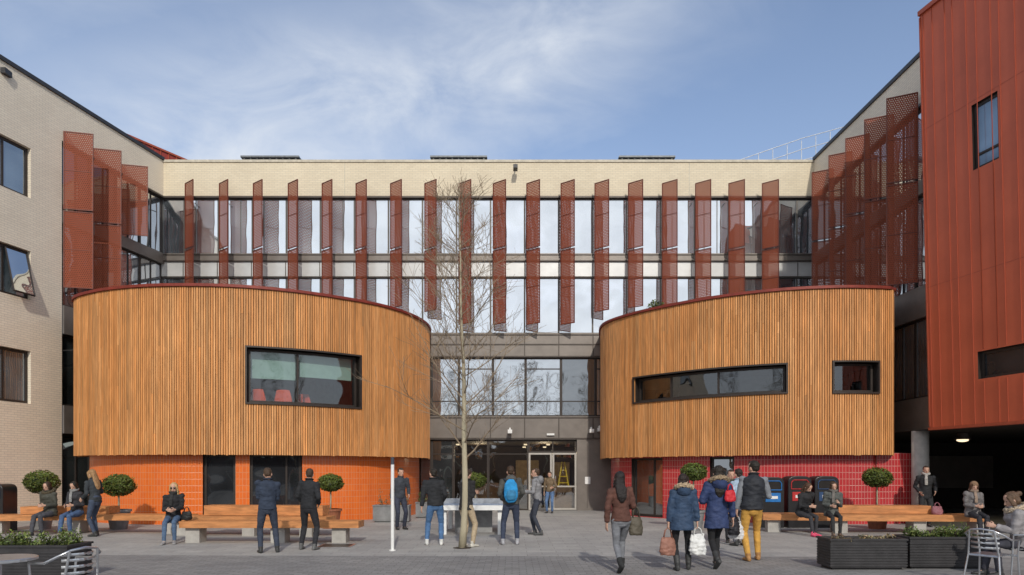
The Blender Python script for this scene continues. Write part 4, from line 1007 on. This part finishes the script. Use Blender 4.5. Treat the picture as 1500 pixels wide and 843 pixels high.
person('man in black coat standing before the dark undercroft',WX(1354,20.2),20.2,165,1.80,arms=('pocket','pocket'),coat=(.015,.015,.017),coatlen=.1,leg=(.02,.02,.022),hair=(.05,.035,.02),seed=20,scarf=(.30,.28,.26))
person('seated person in grey parka and brown hat on timber bench',WX(1417,17.6),17.4,178,1.68,sit=True,arms=('lap','lap'),coat=(.13,.12,.12),bulk=1.18,coatlen=.1,leg=(.02,.02,.025),hair=(.09,.05,.03),hl='bob',female=True,seed=21,hp=-8,lean=8,scarf=(.22,.16,.12),beanie=(.20,.12,.07))
person('seated woman in pale grey parka with fur hood on cafe chair',WX(1490,10.7)+.05,10.65,80,1.70,sit=True,arms=('phone','lap'),coat=(.24,.225,.23),bulk=1.25,coatlen=.12,leg=(.03,.03,.04),hair=(.12,.07,.04),hl='bun',female=True,fur=(.55,.44,.32),hp=-16,lean=14,seed=22,near=True,seath=.45)
def hand(m,nm):
    e,J,S,(x,y,yaw)=m; sh,el,wr=J['a%d'%nm]; return wpos(x,y,yaw,S,wr+(wr-el).normalized()*.09)
p=hand(m14,0); bag('checked red and cream tote bag hanging from a hand',p,.30,.14,.30,(.30,.14,.10),.2,.16,'tote_bag')
p=hand(m14,1); bag('white plastic carrier bag held in a hand',p,.30,.16,.34,(.72,.72,.70),.1,.12,'carrier_bag',.02)
p=hand(m16,0); bag('white and black carrier bag held in a hand',p,.30,.16,.32,(.65,.65,.66),-.3,.12,'carrier_bag',.02)
e,J,S,(x,y,yaw)=m16; p=wpos(x,y,yaw,S,Vector((-.30,-.12,.82))); bag('black carrier bag hanging beside the mustard trousers',p+Vector((-.05,.05,0)),.26,.14,.30,(.015,.015,.02),.5,.1,'carrier_bag',.02)
e,J,S,(x,y,yaw)=m13; p=wpos(x,y,yaw,S,J['a1'][1]+Vector((.05,0.02,0))); bag('olive leather shoulder bag hanging from a bent elbow',p,.26,.16,.30,(.10,.085,.06),.4,.18,'handbag')
e,J,S,(x,y,yaw)=m15; p=wpos(x,y,yaw,S,Vector((.14,-.19,1.40))); bag('bright red shoulder bag worn on the back',p,.20,.10,.20,(.55,.02,.03),.1,.10,'handbag')
def backpack(m,c,label):
    e,J,S,(x,y,yaw)=m; p=wpos(x,y,yaw,S,Vector((0,-.20,1.20))); t=thing('backpack',label,'backpack',p,math.radians(yaw))
    m1=cloth(c); b=MB(); tube(b,[(0,0,-.23),(0,-.005,-.15),(0,0,0),(0,.01,.13),(0,.03,.21)],[(.12,.07),(.155,.095),(.155,.10),(.135,.085),(.08,.04)],seg=20,rnd=True)
    o=addobj('main_pouch',remesh(b,.01,1,.006,14,3),t); o.data.materials.append(m1)
    b=MB(); tube(b,[(0,-.09,-.2),(0,-.10,-.12),(0,-.085,-.02)],[(.09,.03),(.11,.045),(.09,.03)],seg=16,rnd=True)
    o=addobj('front_pocket',remesh(b,.009,1,.004,14,4),t); o.data.materials.append(cloth((.03,.16,.30)))
    for s in (-1,1):
        b=MB(); tube(b,[(s*.08,.05,.2),(s*.13,.12,.245),(s*.145,.22,.24),(s*.15,.32,.14),(s*.15,.30,-.05),(s*.13,.1,-.17)],[(.025,.008)]*6,seg=8,ref=(1,0,0)); part('strap',b,cloth((.02,.03,.05)),t,smooth=True)
    b=MB(); tube(b,[(-.03,.02,.22),(0,.02,.26),(.03,.02,.22)],[.007]*3,seg=6); part('top_loop',b,cloth((.02,.03,.05)),t)
backpack(m10,(.02,.22,.48),'bright blue backpack worn by a standing man')
bag('pink and grey bag lying on timber bench',(WX(1385,17.6),17.95,.82),.30,.2,.22,(.30,.12,.14),0,.10,'handbag')
# ------------------------------------------------------------ world, sun, camera
w=bpy.data.worlds.new('World'); sc.world=w; w.use_nodes=True; nt=w.node_tree; nt.nodes.clear()
sd=Vector((.13,-1,.62)).normalized(); elv=math.asin(sd.z)
sky=nd(nt,'ShaderNodeTexSky',sky_type='NISHITA'); sky.sun_disc=False; sky.sun_elevation=elv; sky.sun_rotation=math.atan2(sd.x,sd.y); sky.air_density=1.0; sky.dust_density=.7; sky.ozone_density=1.6
tc=nd(nt,'ShaderNodeTexCoord'); G=tc.outputs['Generated']
bn=nd(nt,'ShaderNodeVectorMath',{0:G,1:(-.296,-.523,.80)},operation='DOT_PRODUCT')
mp=nd(nt,'ShaderNodeMapping',{'Vector':G,'Rotation':(0,.35,0),'Scale':(1.5,1.5,3.2)})
n1=nd(nt,'ShaderNodeTexNoise',{'Vector':mp.outputs[0],'Scale':1.6,'Detail':9.0,'Roughness':.55,'Distortion':.5})
n2=nd(nt,'ShaderNodeTexNoise',{'Vector':mp.outputs[0],'Scale':3.6,'Detail':8.0,'Roughness':.6,'Distortion':.7})
sx=nd(nt,'ShaderNodeSeparateXYZ',{0:G})
tw=mth(nt,'ADD',bn.outputs['Value'],mth(nt,'MULTIPLY',mth(nt,'SUBTRACT',n1.outputs[0],.5),.35))
band=mth(nt,'SUBTRACT',1.0,mth(nt,'DIVIDE',mth(nt,'ABSOLUTE',mth(nt,'ADD',tw,.02)),.15),clamp=True)
rfade=mth(nt,'MULTIPLY_ADD',sx.outputs[0],-3.2,1.15,True)
cl=mth(nt,'MULTIPLY',mth(nt,'MULTIPLY',band,rfade),mth(nt,'MULTIPLY_ADD',n2.outputs[0],2.0,-.5,True))
leftm=mth(nt,'MULTIPLY_ADD',sx.outputs[0],-1.2,.30,True)
wisps=mth(nt,'MULTIPLY',mth(nt,'MULTIPLY',ramp(nt,n1.outputs[0],.40,.75),.50),leftm)
cl=mth(nt,'ADD',mth(nt,'MULTIPLY',cl,.78),wisps,clamp=True)
haze=mth(nt,'MULTIPLY_ADD',sx.outputs[2],-.35,.27,True)
back=mth(nt,'MULTIPLY',mth(nt,'MULTIPLY_ADD',sx.outputs[1],-2.6,-.1,True),mth(nt,'MULTIPLY_ADD',n2.outputs[0],.7,.6,True))
fac=mth(nt,'MAXIMUM',mth(nt,'ADD',cl,haze,clamp=True),back)
skc=mixc(nt,1.0,sky.outputs[0],(.98,1.0,1.06),'MULTIPLY')
b1=nd(nt,'ShaderNodeBackground',{'Color':skc,'Strength':.15})
b2=nd(nt,'ShaderNodeBackground',{'Color':(.84,.89,.96,1),'Strength':.95})
mx=nd(nt,'ShaderNodeMixShader',{0:fac,1:b1.outputs[0],2:b2.outputs[0]})
o=nt.nodes.new('ShaderNodeOutputWorld'); nt.links.new(mx.outputs[0],o.inputs[0])
sl=bpy.data.lights.new('sun','SUN'); sl.energy=2.4; sl.angle=math.radians(1.5); sl.color=(1,.94,.84)
so=bpy.data.objects.new('sun',sl); COL.objects.link(so); so.rotation_euler=(-sd).to_track_quat('-Z','Y').to_euler(); so.location=(0,-20,30)
cam=bpy.data.cameras.new('camera'); co=bpy.data.objects.new('camera',cam); COL.objects.link(co)
co.location=(0,0,EYE); co.rotation_euler=(math.pi/2,0,0); cam.lens=24; cam.sensor_width=36; cam.shift_y=(HZ-421.5)/1500; cam.clip_end=2000; cam.clip_start=.1
sc.camera=co
sc.view_settings.view_transform='Standard'; sc.view_settings.look='None'; sc.view_settings.exposure=0
